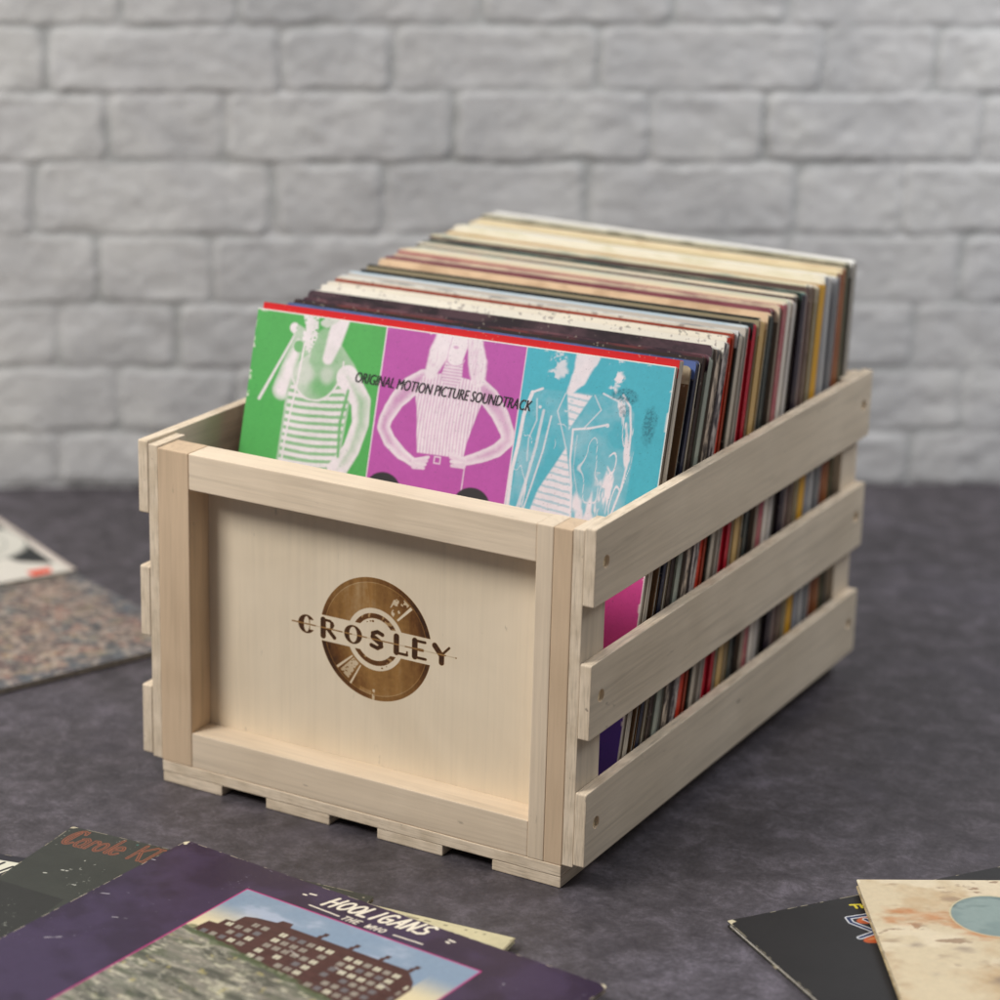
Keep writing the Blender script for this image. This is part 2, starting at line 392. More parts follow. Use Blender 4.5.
# emblem -----------------------------------------------------------------
LC = (.1605, .1325); LR = .0436
def emblem(U, V):
    X = U - LC[0] + SW_X0; Y = V - LC[1] + SW_Z0
    r = np.hypot(X, Y); th = np.degrees(np.arctan2(Y, X)) % 360
    e = .00022
    n = fbm(X, Y, 500, 4, 2); n2 = fbm(X, Y, 90, 4, 3, sx=2.5, sy=.5)
    conic = .5 + .5 * np.cos(np.radians((th - 20) * 2))
    tone = .46 + .42 * conic * sstep(.02, .04, r) + .25 * (n2 - .5) + .12 * (r > .0405)
    tone = np.where((th > 100) & (th < 175), tone - .08, tone)
    m = mask(r - LR, e)
    m *= 1 - .45 * mask(np.abs(r - .0401) - .00022, e)
    m *= 1 - mask(r - .0222, e)
    # pale wedges lower left and marks upper right and bottom
    def wedge(a, b, r0, r1): return sstep(a - .6, a + .6, th) * (1 - sstep(b - .6, b + .6, th)) * sstep(r0 - .0004, r0 + .0004, r) * (1 - sstep(r1 - .0004, r1 + .0004, r))
    m *= 1 - .9 * wedge(219, 222, .0235, .0398) - .75 * wedge(224, 237, .0235, .0385) * (n > .36) - .9 * wedge(240, 242.5, .0235, .0405)
    m *= 1 - .8 * wedge(267, 270, .036, .0436) * (n > .4) - .35 * wedge(252, 266, .0375, .0405)
    m = np.clip(m, 0, 1)
    m *= 1 - wedge(43, 46.5, .024, .0395) - .8 * wedge(48, 66, .0235, .0395) * (fbm(X, Y, 420, 2, 11) > .52)
    m = np.clip(m, 0, 1)
    band = mask(np.abs(Y) - .0093, e)
    m *= 1 - band
    ring = mask(np.abs(r - .0168) - .0017, e) * (1 - band) * np.where(fbm(X, Y, 300, 2, 12) > .30, 1, .4)
    b = m * np.clip(tone, .3, 1) + ring * .82
    for (sx_, sy_, sr) in ((-.004, .0125, .0006), (-.0065, .0115, .0005), (-.002, .0128, .0009), (.0055, -.0195, .0007), (.009, -.0175, .0004), (-.0085, .0128, .0004)):
        b = np.maximum(b, .8 * mask(np.hypot(X - sx_, (Y - sy_) * 1.4) - sr, e))
    # letters
    H = .0067
    def Lt(x0, x1):
        return (X - x0) / (x1 - x0), (Y + H) / (2 * H), (x1 - x0)
    ink = np.zeros_like(X)
    def st(pts, w):
        nonlocal ink
        ink = np.maximum(ink, mask(dpoly(X, Y, pts) - w, e))
    def st2(x0, x1, pts, w): st([(x0 + (x1 - x0) * a, -H + 2 * H * b) for a, b in pts], w)
    ox = -LC[0]
    def ringl(x0, x1, gap=None, th=.0040):
        nonlocal ink
        cx, hx = (x0 + x1) / 2, (x1 - x0) / 2
        o = np.hypot((X - cx) / hx, Y / H); i_ = np.hypot((X - cx) / (hx - th), Y / (H - .0011))
        k = (1 - sstep(.96, 1.02, o)) * sstep(.95, 1.05, i_)
        if gap is not None: k = k * (1 - sstep(gap - .0003, gap + .0003, X - cx) * mask(np.abs(Y) - .0036, e))
        ink = np.maximum(ink, k)
    x = .0988 + ox; ringl(x, x + .0135, .0026, .0044)
    ink = ink * (1 - mask(np.abs(X - (x + .0146)) - .0022, e))
    x = .1172 + ox; st([(x + .0018, -H + .001), (x + .0018, H - .001)], .0021); st([(x + .002, H - .0008), (x + .0075, H - .001), (x + .0098, H - .0035), (x + .0075, -.0003), (x + .003, -.0006)], .0009); st([(x + .0088, H - .0025), (x + .0088, .0022)], .0014); st([(x + .0062, -.001), (x + .0108, -H + .0012)], .0014)
    x = .1358 + ox; ringl(x, x + .0142)
    x = .1562 + ox; st([(x + .0098, H - .0022), (x + .006, H - .0009), (x + .0022, H - .0025), (x + .0026, .0008), (x + .0085, -.0012), (x + .0092, -H + .0028), (x + .006, -H + .0009), (x + .0012, -H + .0022)], .0014); st([(x + .0026, .0015), (x + .0082, -.0016)], .0021)
    x = .1752 + ox; st([(x + .0018, -H + .0012), (x + .0018, H - .001)], .0021); st([(x + .002, -H + .0008), (x + .0102, -H + .0008)], .0009); st([(x + .0102, -H + .0008), (x + .0102, -H + .003)], .0006)
    x = .1895 + ox; st([(x + .0018, -H + .0012), (x + .0018, H - .001)], .0021)
    for yy, ln in ((H - .0008, .0098), (0, .008), (-H + .0008, .0102)): st([(x + .002, yy), (x + ln, yy)], .0009)
    x = .2052 + ox; st([(x + .0015, H - .0012), (x + .0068, -.0008), (x + .0068, -H + .0012)], .0020); st([(x + .0125, H - .0008), (x + .0072, .0002)], .0008)
    inl = mask(np.abs(Y) - .00042, .0001) * ((X > .0935 + ox) & (X < .2235 + ox))
    thin = inl * np.where(fbm(X, X * 0, 260, 1, 4) > .42, 1, .25)
    b = np.maximum(b, ink * .97)
    b = np.where(ink > .3, np.where(inl > .4, b * .45, b), np.maximum(b, thin * .6))
    b = np.where(ink > .3, b * np.where(np.abs(((X * 1e3) % 1) - .5) < 0, 1, 1), b)
    return np.clip(b * (.86 + .28 * n), 0, 1)

def end_frame(y0, front):
    s = 1 if front else -1
    def yy(a, b): return (y0 + a, y0 + b) if front else (y0 - b, y0 - a)
    ya, yb = yy(0, SD)
    for side in (0, 1):
        x0 = 0 if side == 0 else W - SW
        if side == 1:
            board('stile', (x0, ya, Z2), (x0 + SW * .47, yb, ZT), [wz], crate, .0007)
            board('stile', (x0 + SW * .47 + .0001, ya + .0002, Z2), (W, yb, ZT - .0001), [wz_pink], crate, .0007)
        else: board('stile', (x0, ya, Z2), (x0 + SW, yb, ZT), [wz_pink], crate, .0008)
    board('rail', (SW + .0001, ya + .0003, ZT - RB), (W - SW - .0001, yb, ZT - .0002), [wx], crate, .0008)
    board('rail', (SW + .0001, ya + .0003, Z2), (W - SW - .0001, yb, Z2 + RB), [wx], crate, .0008)
    pa, pb = yy(SD, SD + .0035)
    p = board('panel', (.001, pa + (.0001 if front else 0), Z2 + .0005), (W - .001, pb, ZT - .006), [wpost], crate, 0)
    for side in (0, 1):
        x0, x1 = (-T, -.0002) if side == 0 else (W + .0002, W + T)
        a, b = yy(.0004, .0325)
        board('post', (x0, a, Z2 + .0008), (x1, b, ZT + .0012), [wpost, plx], crate, .0006, axis=0)
    a, b = yy(0, .0325)
    board('cross_batten', (.0002, a, Z1), (W - .0002, b, Z2 - .0002), [wx, plz], crate, .0006, axis=2)
end_frame(0, True); end_frame(L, False)
# front face of the panel carries the emblem
SW_X0, SW_Z0 = SW - .002, Z2 + RB - .002
art('panel_face', W - 2 * SW + .004, ZT - Z2 - 2 * RB + .004, .00033, emblem, wpanel, crate, 'xz', off=SD - .0001, attr='burn', x0=SW_X0, y0=SW_Z0)

# bottom slats
for x0, x1 in ((.0006, .0505), (.0876, .1395), (.1778, .2290), (.2668, .3178)):
    board('bottom_slat', (x0, .0003, 0.0002), (x1, L - .0003, Z1 - .0002), [wy, plz], crate, .0007, axis=2)

# side slats with round screw recesses
def slat(name, x0, x1, z0, z1, outward):
    o = board(name, (x0, 0, z0), (x1, L, z1), [wside, plx], crate, .0007, axis=0, round_edges=(0, .0013))
    xo = x1 if outward > 0 else x0
    cut = []
    for yh in (.0152, L - .0152):
        bm = bmesh.new(); bmesh.ops.create_cone(bm, segments=24, radius1=.0044, radius2=.0044, depth=.005, cap_ends=True)
        me = bpy.data.meshes.new('c'); bmesh.ops.rotate(bm, verts=bm.verts, matrix=Matrix.Rotation(math.pi / 2, 3, 'Y'))
        bmesh.ops.translate(bm, verts=bm.verts, vec=(xo, yh, (z0 + z1) / 2 + .001)); bm.to_mesh(me); bm.free()
        c = bpy.data.objects.new('c', me); COL.objects.link(c); m = o.modifiers.new('b', 'BOOLEAN'); m.object = c; m.operation = 'DIFFERENCE'; m.solver = 'EXACT'; cut.append(c)
    bpy.context.view_layer.update()
    me = bpy.data.meshes.new_from_object(o.evaluated_get(bpy.context.evaluated_depsgraph_get()))
    o.modifiers.clear(); o.data = me
    for c in cut: bpy.data.objects.remove(c)
    me.materials.clear(); me.materials.append(wside); me.materials.append(plx)
    for f in me.polygons: f.material_index = 0 if abs(f.normal.x) > .6 else 1
    for yh in (.0152, L - .0152):
        bm = bmesh.new(); bmesh.ops.create_cone(bm, segments=24, radius1=.0042, radius2=.0042, depth=.0008, cap_ends=True)
        bmesh.ops.rotate(bm, verts=bm.verts, matrix=Matrix.Rotation(math.pi / 2, 3, 'Y'))
        bmesh.ops.translate(bm, verts=bm.verts, vec=(xo - outward * .0026, yh, (z0 + z1) / 2 + .001))
        pm = bpy.data.meshes.new('plug'); bm.to_mesh(pm); bm.free(); pm.materials.append(dark_wood)
        link(bpy.data.objects.new('plug', pm), o)
for z0, z1 in ((.19682, .24869), (.10688, .15827), (.0186, .0700)):
    slat('side_slat', W + T + .0002, W + 2 * T, z0, z1, 1)
    slat('side_slat', -2 * T, -T - .0002, z0, z1, -1)

# ------------------------------------------------------------------ front album (three tinted figures, generic)
PR = printed('printed_card'); PRG = printed('printed_card_gloss', .36, .4, .05)
white_edge = card('worn_white_card', (222, 214, 200), (170, 158, 140), 160)
INK = card('black_ink', (26, 22, 28), (38, 30, 40), 200, rough=.5)
HS = .3163
def soundtrack(U, V):
    G, Mg, Cy = np.array(lin((82, 172, 86))), np.array(lin((188, 84, 168))), np.array(lin((74, 178, 196)))
    Wh = np.array(lin((240, 228, 232)))
    C = np.zeros(U.shape + (3,)); C[:] = Mg
    C = np.where((U < .1027)[..., None], G, C); C = np.where((U > .209)[..., None], Cy, C)
    row = V > .2035
    C2 = np.zeros_like(C); C2[:] = lin((206, 66, 140)); C2 = np.where((U < .209)[..., None], np.array(lin((230, 150, 50))), C2); C2 = np.where((U < .1027)[..., None], np.array(lin((70, 110, 190))), C2)
    C3 = np.zeros_like(C); C3[:] = lin((84, 58, 142)); C3 = np.where((U < .209)[..., None], np.array(lin((70, 160, 150))), C3); C3 = np.where((U < .1027)[..., None], np.array(lin((200, 60, 70))), C3)
    C = np.where(row[..., None], C, np.where((V > .106)[..., None], C2, C3))
    n = fbm(U, V, 900, 3, 1); n1 = fbm(U, V, 160, 4, 2); n2 = fbm(U, V, 45, 4, 3)
    t = np.zeros_like(U); e = .0005
    def add(m, v):
        nonlocal t
        t = t * (1 - m) + v * m
    R = row.astype(float)
    def shade(d, w, inner, rim): return rim + (inner - rim) * sstep(0, w, -d)
    # --- singer in a striped vest
    d = taper(U, V, [(.0105, .2535), (.022, .279), (.033, .303)], [.0012, .0009, .0011]); add(mask(d, e), .9)
    d = taper(U, V, [(.0275, .262), (.0325, .285), (.0365, .302)], [.0075, .0055, .0035]); add(mask(d, .0012), shade(d, .005, .95, .55) * (.85 + .3 * n1))
    d = taper(U, V, [(.045, .289), (.061, .293), (.0755, .281), (.080, .270)], [.006, .010, .008, .008]); add(mask(d, .001), .35)
    body = inpoly(U, V, [(.0305, .203), (.0315, .262), (.038, .283), (.048, .292), (.062, .289), (.078, .2845), (.0835, .272), (.0815, .25), (.079, .203)])
    add(mask(body, .0006), .46 + .9 * (n2 - .5) * (V > .25)); add(mask(np.hypot((U - .060) / .010, (V - .268) / .008) * .01 - .01, .004), .16)
    neck = taper(U, V, [(.0535, .285), (.056, .302)], [.0075, .0065]); add(mask(neck, .001), .22 + .2 * n2)
    face = taper(U, V, [(.0605, .288), (.0635, .300), (.0665, .316)], [.0042, .0058, .0068]); add(mask(face, .0012), .98)
    hair = taper(U, V, [(.043, .316), (.046, .303), (.044, .292)], [.006, .0042, .0022]); add(mask(hair, .0008) * (n > .38), .9)
    hand = taper(U, V, [(.031, .306), (.0365, .303), (.041, .299)], [.0035, .0042, .0028]); add(mask(hand, .0009), .55 + .55 * (n1 > .48))
    mic = taper(U, V, [(.043, .312), (.0425, .296)], [.0032, .0018]); add(mask(mic, .0007), .92)
    add(mask(np.hypot((U - .0365), (V - .2935)) - .0042, .0006), .12)
    add(mask(taper(U, V, [(.0475, .316), (.056, .312), (.063, .317)], [.004, .003, .003]), .001) * sstep(.4, .55, n1), .7)
    add(mask(np.hypot((U - .0445) / .006, (V - .276) / .007) * .01 - .01, .005), .68); add(mask(np.hypot((U - .0615) / .005, (V - .2765) / .006) * .01 - .01, .005), .6)
    # vest: stripes with a scooped neck
    scoop = np.hypot((U - .0525) / .0205, (V - .285) / .0275)
    vest = mask(body + .0016, e) * ((scoop > 1) | (V < .256)) * (V < .292)
    vest = vest * (1 - ((U > .0415) & (U < .0675) & (V > .262)) * 1.0) if True else vest
    curve = V + .0016 * np.sin((U - .03) * 62) + .0012 * (n2 - .5) - .05 * (U - .055)
    stripe = .5 + .5 * np.sin(curve * 2 * np.pi / .0052)
    add(vest * sstep(.25, .55, stripe), .93); add(vest * (1 - sstep(.25, .55, stripe)), .25)
    add(mask(np.abs(scoop - 1) * .02 - .0006, .0004) * (V < .288) * (V > .257), .9)
    arm = taper(U, V, [(.0775, .277), (.0905, .262), (.0925, .247), (.088, .228), (.079, .212)], [.0085, .0075, .0065, .0065, .0075])
    add(mask(arm, .0008), np.clip(.35 + .7 * sstep(-.010, -.0005, arm + .35 * (.088 - U)), 0, .97) * (.9 + .2 * n1))
    add(mask(np.abs(dpoly(U, V, [(.0795, .268), (.0765, .245), (.0785, .222)])) - .0011, .0009), .12)
    cord = dpoly(U, V, [(.0405, .296), (.039, .27), (.0365, .245), (.0352, .228), (.0348, .203)]); add(mask(cord - .0007, .0003), .97)
    # --- figure with hands on hips in a ribbed top
    up = taper(U, V, [(.136, .283), (.1265, .277), (.1175, .266), (.1115, .2535), (.1105, .247), (.1165, .2385), (.1265, .231), (.1375, .2262)], [.0075, .0072, .0060, .0050, .0046, .0046, .0040, .0030])
    add(mask(up + .001 * (n1 - .5), .0007), np.clip(shade(up, .0055, .42 + .7 * (n2 - .35), .97), 0, 1))
    up = taper(U, V, [(.178, .283), (.1865, .278), (.196, .268), (.2035, .2565), (.2045, .251), (.1975, .2435), (.1865, .2375), (.1735, .2325)], [.0072, .0070, .0060, .0050, .0046, .0046, .0040, .0030])
    add(mask(up + .001 * (n1 - .5), .0007), np.clip(shade(up, .0055, .38 + .7 * (n2 - .35), .92), 0, 1))
    top = inpoly(U, V, [(.1385, .2335), (.1365, .245), (.134, .262), (.1305, .275), (.1345, .286), (.147, .289), (.155, .292), (.163, .289), (.1775, .287), (.1825, .277), (.1785, .262), (.1745, .245), (.1735, .2345)])
    rib = .5 + .5 * np.sin((U - .156) * 2 * np.pi / .00245 * (1 + .5 * (V - .24)) + 1.6 * np.sin((V - .23) * 75))
    add(mask(top, .0006), .62 + .36 * sstep(.3, .7, rib)); 
    nk = taper(U, V, [(.1565, .289), (.157, .297)], [.0078, .0066]); add(mask(nk, .0006), .5 + .4 * (.5 + .5 * np.sin(V * 2 * np.pi / .0021)))
    fc = taper(U, V, [(.1575, .300), (.158, .314)], [.0055, .0082]); add(mask(fc, .0008), .96)
    add(mask(np.hypot((U - .1568) / 1.9, V - .3085) - .0011, .0005), .45)
    add(mask(np.abs(np.hypot((U - .1575) / 1.1, V - .302) - .0064) - .0004, .0004) * (V < .301), .45)
    hl = taper(U, V, [(.1475, .316), (.1445, .303), (.1405, .289)], [.006, .0068, .0045]); add(mask(hl + .002 * (n1 - .5), .0012), .97)
    hr = taper(U, V, [(.170, .316), (.1745, .300), (.1765, .2885)], [.0055, .0068, .0052]); add(mask(hr + .002 * (n1 - .5), .0012), .95)
    strands = np.clip(1 - np.abs(fbm(U, V, 210, 3, 21, sx=1.8, sy=.22) - .5) / .05, 0, 1)
    add(np.maximum(mask(hl + .001, .001), mask(hr + .001, .001)) * strands * .55, .55)
    add(mask(np.abs(np.maximum(-hl, -hr) - .0002) - .0004, .0004) * mask(fc, .001) * .6, .45)
    for k in range(4):
        add(mask(taper(U, V, [(.1375, .2275 - .0012 * k), (.1475 - .0008 * k, .2315 - .0026 * k)], [.0019, .0011]), .0004), .9 - .1 * (k % 2))
        add(mask(taper(U, V, [(.1745, .233 - .0012 * k), (.1635 + .0008 * k, .2368 - .0028 * k)], [.0019, .0011]), .0004), .86 - .1 * (k % 2))
    add(mask(np.abs(np.maximum(np.abs(U - .1545) - .0022, np.abs(V - .2305) - .0022)) - .0004, .0003), .9)
    add(mask(np.abs(U - .1755) - .0005, .0003) * (V < .228) * (V > .212), .65)
    # --- figure in a jacket over a striped shirt
    def ln(pts, w=.00055, v=.92): add(mask(dpoly(U, V, pts) - w, .0004), v)
    hd = taper(U, V, [(.2445, .290), (.2495, .299), (.254, .316)], [.0022, .0052, .0085]); add(mask(hd + .002 * (n1 - .5), .001), .96)
    for cx, cy, r_ in ((.2335, .309, .006), (.2315, .300, .0045), (.2375, .3025, .0035), (.2755, .311, .0052), (.2775, .3025, .0045), (.2745, .295, .003)):
        add(mask(np.hypot(U - cx, V - cy) - r_, .0015) * sstep(.44, .56, n1), .75 if cx < .25 else .95)
    for tri in ([(.2425, .2895), (.2605, .2895), (.2475, .265)], [(.2475, .253), (.2565, .222), (.2575, .2035), (.2265, .2035), (.2315, .222)]):
        d = inpoly(U, V, tri); s_ = .5 + .5 * np.sin((V + .10 * (U - .245) + .0015 * (n1 - .5)) * 2 * np.pi / .0048)
        add(mask(d, .0008) * (.55 + .45 * sstep(.12, .35, s_)), .97)
    ln([(.2175, .286), (.2135, .27), (.2125, .25), (.2105, .232), (.2110, .2035)], .0013)
    ln([(.2245, .2895), (.2175, .286)], .0008); ln([(.2275, .275), (.2255, .25), (.2225, .230), (.2175, .2035)], .0010, .7); ln([(.2335, .272), (.2310, .248), (.2265, .225), (.222, .2035)], .0006, .8)
    ln([(.2215, .282), (.2235, .268), (.2195, .255), (.2205, .240)], .0005, .6)
    ln([(.2505, .2655), (.2625, .268), (.2745, .272)], .0007); ln([(.2505, .2655), (.2515, .245), (.255, .228), (.258, .2035)], .0007); ln([(.254, .262), (.2545, .24), (.2605, .222)], .0004, .45)
    ln([(.2825, .293), (.2885, .286), (.2915, .270), (.2925, .25), (.2905, .232), (.2835, .2035)], .0007)
    jk = inpoly(U, V, [(.2245, .289), (.243, .290), (.262, .291), (.283, .292), (.292, .282), (.2955, .255), (.2945, .203), (.212, .203), (.2135, .25), (.217, .284)])
    t = t + mask(jk, .001) * (t < .3) * (.10 + .5 * np.clip(n2 - .5, -.15, .3))
    rg = lambda sc, sd, ax, ay, wdt: np.clip(1 - np.abs(fbm(U, V, sc, 2, sd, sx=ax, sy=ay) - .5) / wdt, 0, 1)
    slv_l = taper(U, V, [(.2235, .281), (.2195, .262), (.2185, .240), (.2165, .212)], [.005, .0065, .0068, .0075])
    add(mask(slv_l, .0012) * sstep(.25, .8, rg(95, 15, 1.5, .42, .022)), .82)
    slv_r = taper(U, V, [(.2825, .285), (.2875, .264), (.2865, .240), (.281, .212)], [.0055, .0078, .0080, .0085])
    add(mask(slv_r, .0012) * np.maximum(sstep(.2, .8, rg(80, 16, 1.5, .4, .03)), sstep(.50, .58, fbm(U, V, 75, 4, 18, sx=1.6, sy=.45))), .95)
    bdy = inpoly(U, V, [(.256, .262), (.272, .268), (.278, .245), (.276, .203), (.259, .203), (.255, .228)])
    add(mask(bdy, .0012) * np.maximum(sstep(.3, .9, rg(70, 17, 1.2, .5, .025)) * .8, sstep(.50, .60, fbm(U, V, 60, 4, 19, sx=1.2, sy=.5)) * (V < .24)), .92)
    lap = taper(U, V, [(.2465, .2835), (.2425, .268), (.2415, .252)], [.0015, .0035, .003]); add(mask(lap, .0008) * sstep(.2, .7, rg(110, 20, 1, .5, .03)), .6)
    ln([(.2415, .2885), (.2375, .276), (.2435, .262), (.2475, .252)], .0004, .7); ln([(.2625, .290), (.2685, .281), (.2585, .268)], .0004, .7); ln([(.2685, .292), (.2795, .2885), (.2855, .281)], .0006, .8)
    add(mask(np.hypot(U - .2245, V - .277) - .0011, .0004), .8); add(mask(np.hypot(U - .2745, V - .2715) - .0013, .0004), .85)
    t = np.clip(t + .16 * (n1 - .5) * (t > .08) + .10 * (n2 - .5) * (t > .08), 0, .98)
    t = t * R
    C = C * (1 - t[..., None]) + Wh * t[..., None]
    # water marks, dust and wear
    for cx, cy, rx, ry, s in ((.2845, .2925, .0105, .0052, .55), (.304, .2755, .0055, .0145, .45), (.285, .283, .005, .005, .35)):
        d = np.hypot((U - cx) / rx, (V - cy) / ry) + .7 * (n1 - .5) + .5 * (n - .5)
        C = over(C, lin((28, 88, 104)), (1 - sstep(.75, 1.0, d)) * s * (.5 + .8 * (n > .5)))
    C = over(C, np.array(lin((40, 60, 70))), (n > .80) * .35); C *= (.94 + .12 * n2 + .06 * (n - .5))[..., None]
    for cx, rx, ry in ((.1165, .0135, .0120), (.1845, .0135, .0115)):
        C = over(C, lin((48, 46, 48)), mask((np.hypot((U - cx) / rx, (V - .2045) / ry) - 1) * .01, .0004))
    # borders
    for x in (.1027, .209): C = over(C, lin((236, 214, 226)), mask(np.abs(U - x - .002 * (V - .26)) - .0004, .0002))
    for z in (.2035, .106): C = over(C, lin((236, 214, 226)), mask(np.abs(V - z) - .0004, .0002))
    edge = np.minimum(np.minimum(U, HS - U), np.minimum(V, HS - V))
    C = over(C, lin((238, 232, 226)), np.where(HS - V < HS - U, mask(HS - V - .0008, .0003), mask(edge - .0006, .0003)))
    C = over(C, lin((240, 232, 225)), mask(edge - .0016, .0008) * (n1 > .63) * .7)
    return C

FLOOR = .0163
def frame(x, y, yaw, tilt, z=FLOOR):
    return Matrix.Translation((x, y, z)) @ Matrix.Rotation(yaw, 4, 'Z') @ Matrix.Rotation(-tilt, 4, 'X')
ft = .279
al = empty('record_sleeve', mat=frame(.0098, .0285, .068, ft),
           label='album sleeve with green, magenta and cyan tinted figures, foremost in the crate', cat='record sleeve', group='record sleeves standing in the crate')
V_, F_, M_ = slabs([(0, 0, HS, HS, .0002, .0034, .0012, (0, 1, 0))])
mesh('jacket', V_, F_, [white_edge, card('grey_card_side', (196, 186, 170), (92, 80, 70), 260, .8, stretch=(.2, 1, .05))], al, M_)
art('front_cover', HS, HS, .00052, soundtrack, PR, al, 'xz', off=0.0)
ux_ = Matrix(((1, 0, 0), (0, 0, 1), (0, 1, 0)))
MM = Matrix.Translation((.0838, -.00025, .2748)) @ Matrix(((1, 0, 0, 0), (0, 0, -1, 0), (0, 1, 0, 0), (0, 0, 0, 1)))
tx = text_mesh('lettering', 'ORIGINAL MOTION PICTURE SOUNDTRACK', .1345, .0073, INK, al, MM, shear=.28, bold=.00035, slant=-.014)

# ------------------------------------------------------------------ the other sleeves in the crate
# (name for the label, width in units, right edge colour, second tone, top edge colour, second tone, style)
S = [
 ('red topped', 4.0, (206, 194, 176), (60, 48, 42), (204, 28, 32), (214, 40, 40), 'flat'),
 ('tan edged', 3.5, (150, 116, 80), (70, 48, 36), (206, 192, 160), (120, 110, 90), 'open'),
 ('navy blue', 3.5, (40, 42, 62), (24, 24, 36), (84, 104, 158), (60, 64, 96), 'flat'),
 ('thin cream', 2.5, (206, 192, 166), (130, 110, 88), (44, 40, 58), (90, 100, 140), 'open'),
 ('black and brown', 4.5, (66, 48, 40), (28, 24, 24), (52, 36, 44), (130, 60, 56), 'flat'),
 ('sage grey', 4.5, (154, 160, 146), (132, 134, 122), (48, 34, 44), (128, 84, 92), 'flat'),
 ('pale sage', 3.0, (166, 170, 156), (120, 122, 112), (44, 34, 40), (96, 70, 78), 'open'),
 ('cream with black blotches', 5, (206, 186, 164), (44, 38, 40), (232, 226, 214), (60, 48, 54), 'mott'),
 ('black with white blotches', 6, (48, 42, 48), (200, 188, 180), (234, 228, 214), (110, 92, 96), 'mott'),
 ('orange red', 5.5, (204, 58, 30), (176, 44, 26), (228, 220, 204), (44, 40, 42), 'flat'),
 ('brick orange', 2.5, (170, 76, 50), (120, 44, 32), (214, 204, 188), (120, 100, 96), 'flat'),
 ('olive black', 2.5, (58, 56, 44), (40, 38, 32), (214, 214, 210), (90, 96, 104), 'flat'),
 ('pale grey', 4, (196, 184, 166), (160, 148, 130), (214, 216, 216), (186, 202, 212), 'flat'),
 ('off white', 3.5, (228, 216, 204), (160, 150, 138), (186, 202, 212), (224, 226, 224), 'open'),
 ('crimson', 6, (178, 14, 38), (160, 10, 34), (30, 36, 36), (50, 62, 62), 'flat'),
 ('cherry red', 3.5, (186, 26, 48), (140, 14, 34), (40, 42, 42), (30, 30, 32), 'flat'),
 ('thin ivory', 2.5, (206, 190, 160), (110, 100, 70), (28, 34, 34), (40, 60, 56), 'open'),
 ('sandy gold', 5, (198, 164, 106), (186, 150, 92), (226, 196, 160), (232, 206, 172), 'flat'),
 ('straw coloured', 3, (208, 182, 132), (150, 120, 80), (222, 196, 164), (180, 150, 120), 'open'),
 ('slate green', 4, (64, 68, 62), (44, 48, 46), (222, 190, 158), (120, 84, 84), 'flat'),
 ('charcoal', 4, (60, 58, 56), (40, 38, 38), (120, 64, 76), (140, 84, 92), 'open'),
 ('grey brown', 4, (140, 124, 108), (110, 96, 84), (226, 204, 176), (150, 110, 110), 'flat'),
 ('dusty rose', 5, (158, 74, 86), (170, 110, 104), (228, 214, 184), (222, 200, 180), 'mott'),
 ('ivory white', 5, (212, 202, 190), (188, 176, 160), (216, 216, 190), (196, 204, 184), 'flat'),
 ('milky white', 4, (200, 192, 184), (120, 108, 104), (232, 212, 198), (216, 224, 206), 'flat'),
 ('smoky brown', 4, (92, 80, 74), (58, 50, 48), (230, 216, 192), (214, 208, 192), 'open'),
 ('purple black', 4.5, (42, 30, 42), (28, 20, 28), (36, 44, 40), (70, 110, 104), 'flat'),
 ('thin pale grey', 2, (180, 172, 170), (120, 112, 110), (60, 90, 86), (206, 208, 180), 'open'),
 ('mauve brown', 4.5, (112, 90, 84), (88, 70, 64), (230, 220, 188), (120, 150, 140), 'flat'),
 ('warm taupe', 4.5, (128, 108, 94), (96, 80, 68), (232, 220, 200), (214, 206, 184), 'mott'),
 ('buttery cream', 3, (220, 204, 160), (170, 150, 110), (230, 216, 192), (208, 198, 160), 'open'),
 ('mustard yellow', 6, (204, 152, 36), (186, 132, 26), (224, 212, 184), (232, 224, 200), 'flat'),
 ('blue grey', 5, (146, 146, 150), (110, 110, 112), (232, 226, 210), (212, 206, 176), 'flat'),
 ('light grey', 4, (182, 180, 178), (150, 148, 146), (226, 222, 212), (232, 206, 180), 'flat'),
 ('cool white', 3.5, (196, 198, 204), (160, 162, 168), (238, 236, 230), (216, 214, 204), 'open'),
 ('chestnut brown', 6.5, (136, 78, 40), (112, 60, 30), (224, 206, 164), (232, 216, 180), 'mott'),
 ('cinnamon', 4.5, (150, 92, 54), (116, 66, 36), (226, 212, 182), (200, 180, 150), 'flat'),
 ('mossy olive', 5, (86, 82, 60), (60, 58, 44), (206, 200, 176), (110, 106, 80), 'flat'),
 ('ash grey', 4.5, (156, 150, 140), (120, 114, 104), (240, 238, 232), (226, 222, 212), 'flat'),
]
tot = sum(s[1] for s in S); y_run = .0285 + .0036; span = .4345 - .0345 - y_run
prev = 'the figured album'
inner_white = card('paper_inner', (206, 200, 188), (150, 142, 130), 300, stretch=(.3, 1, .08))
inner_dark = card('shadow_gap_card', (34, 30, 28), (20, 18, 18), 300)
yb = .0325; ybe = .4365
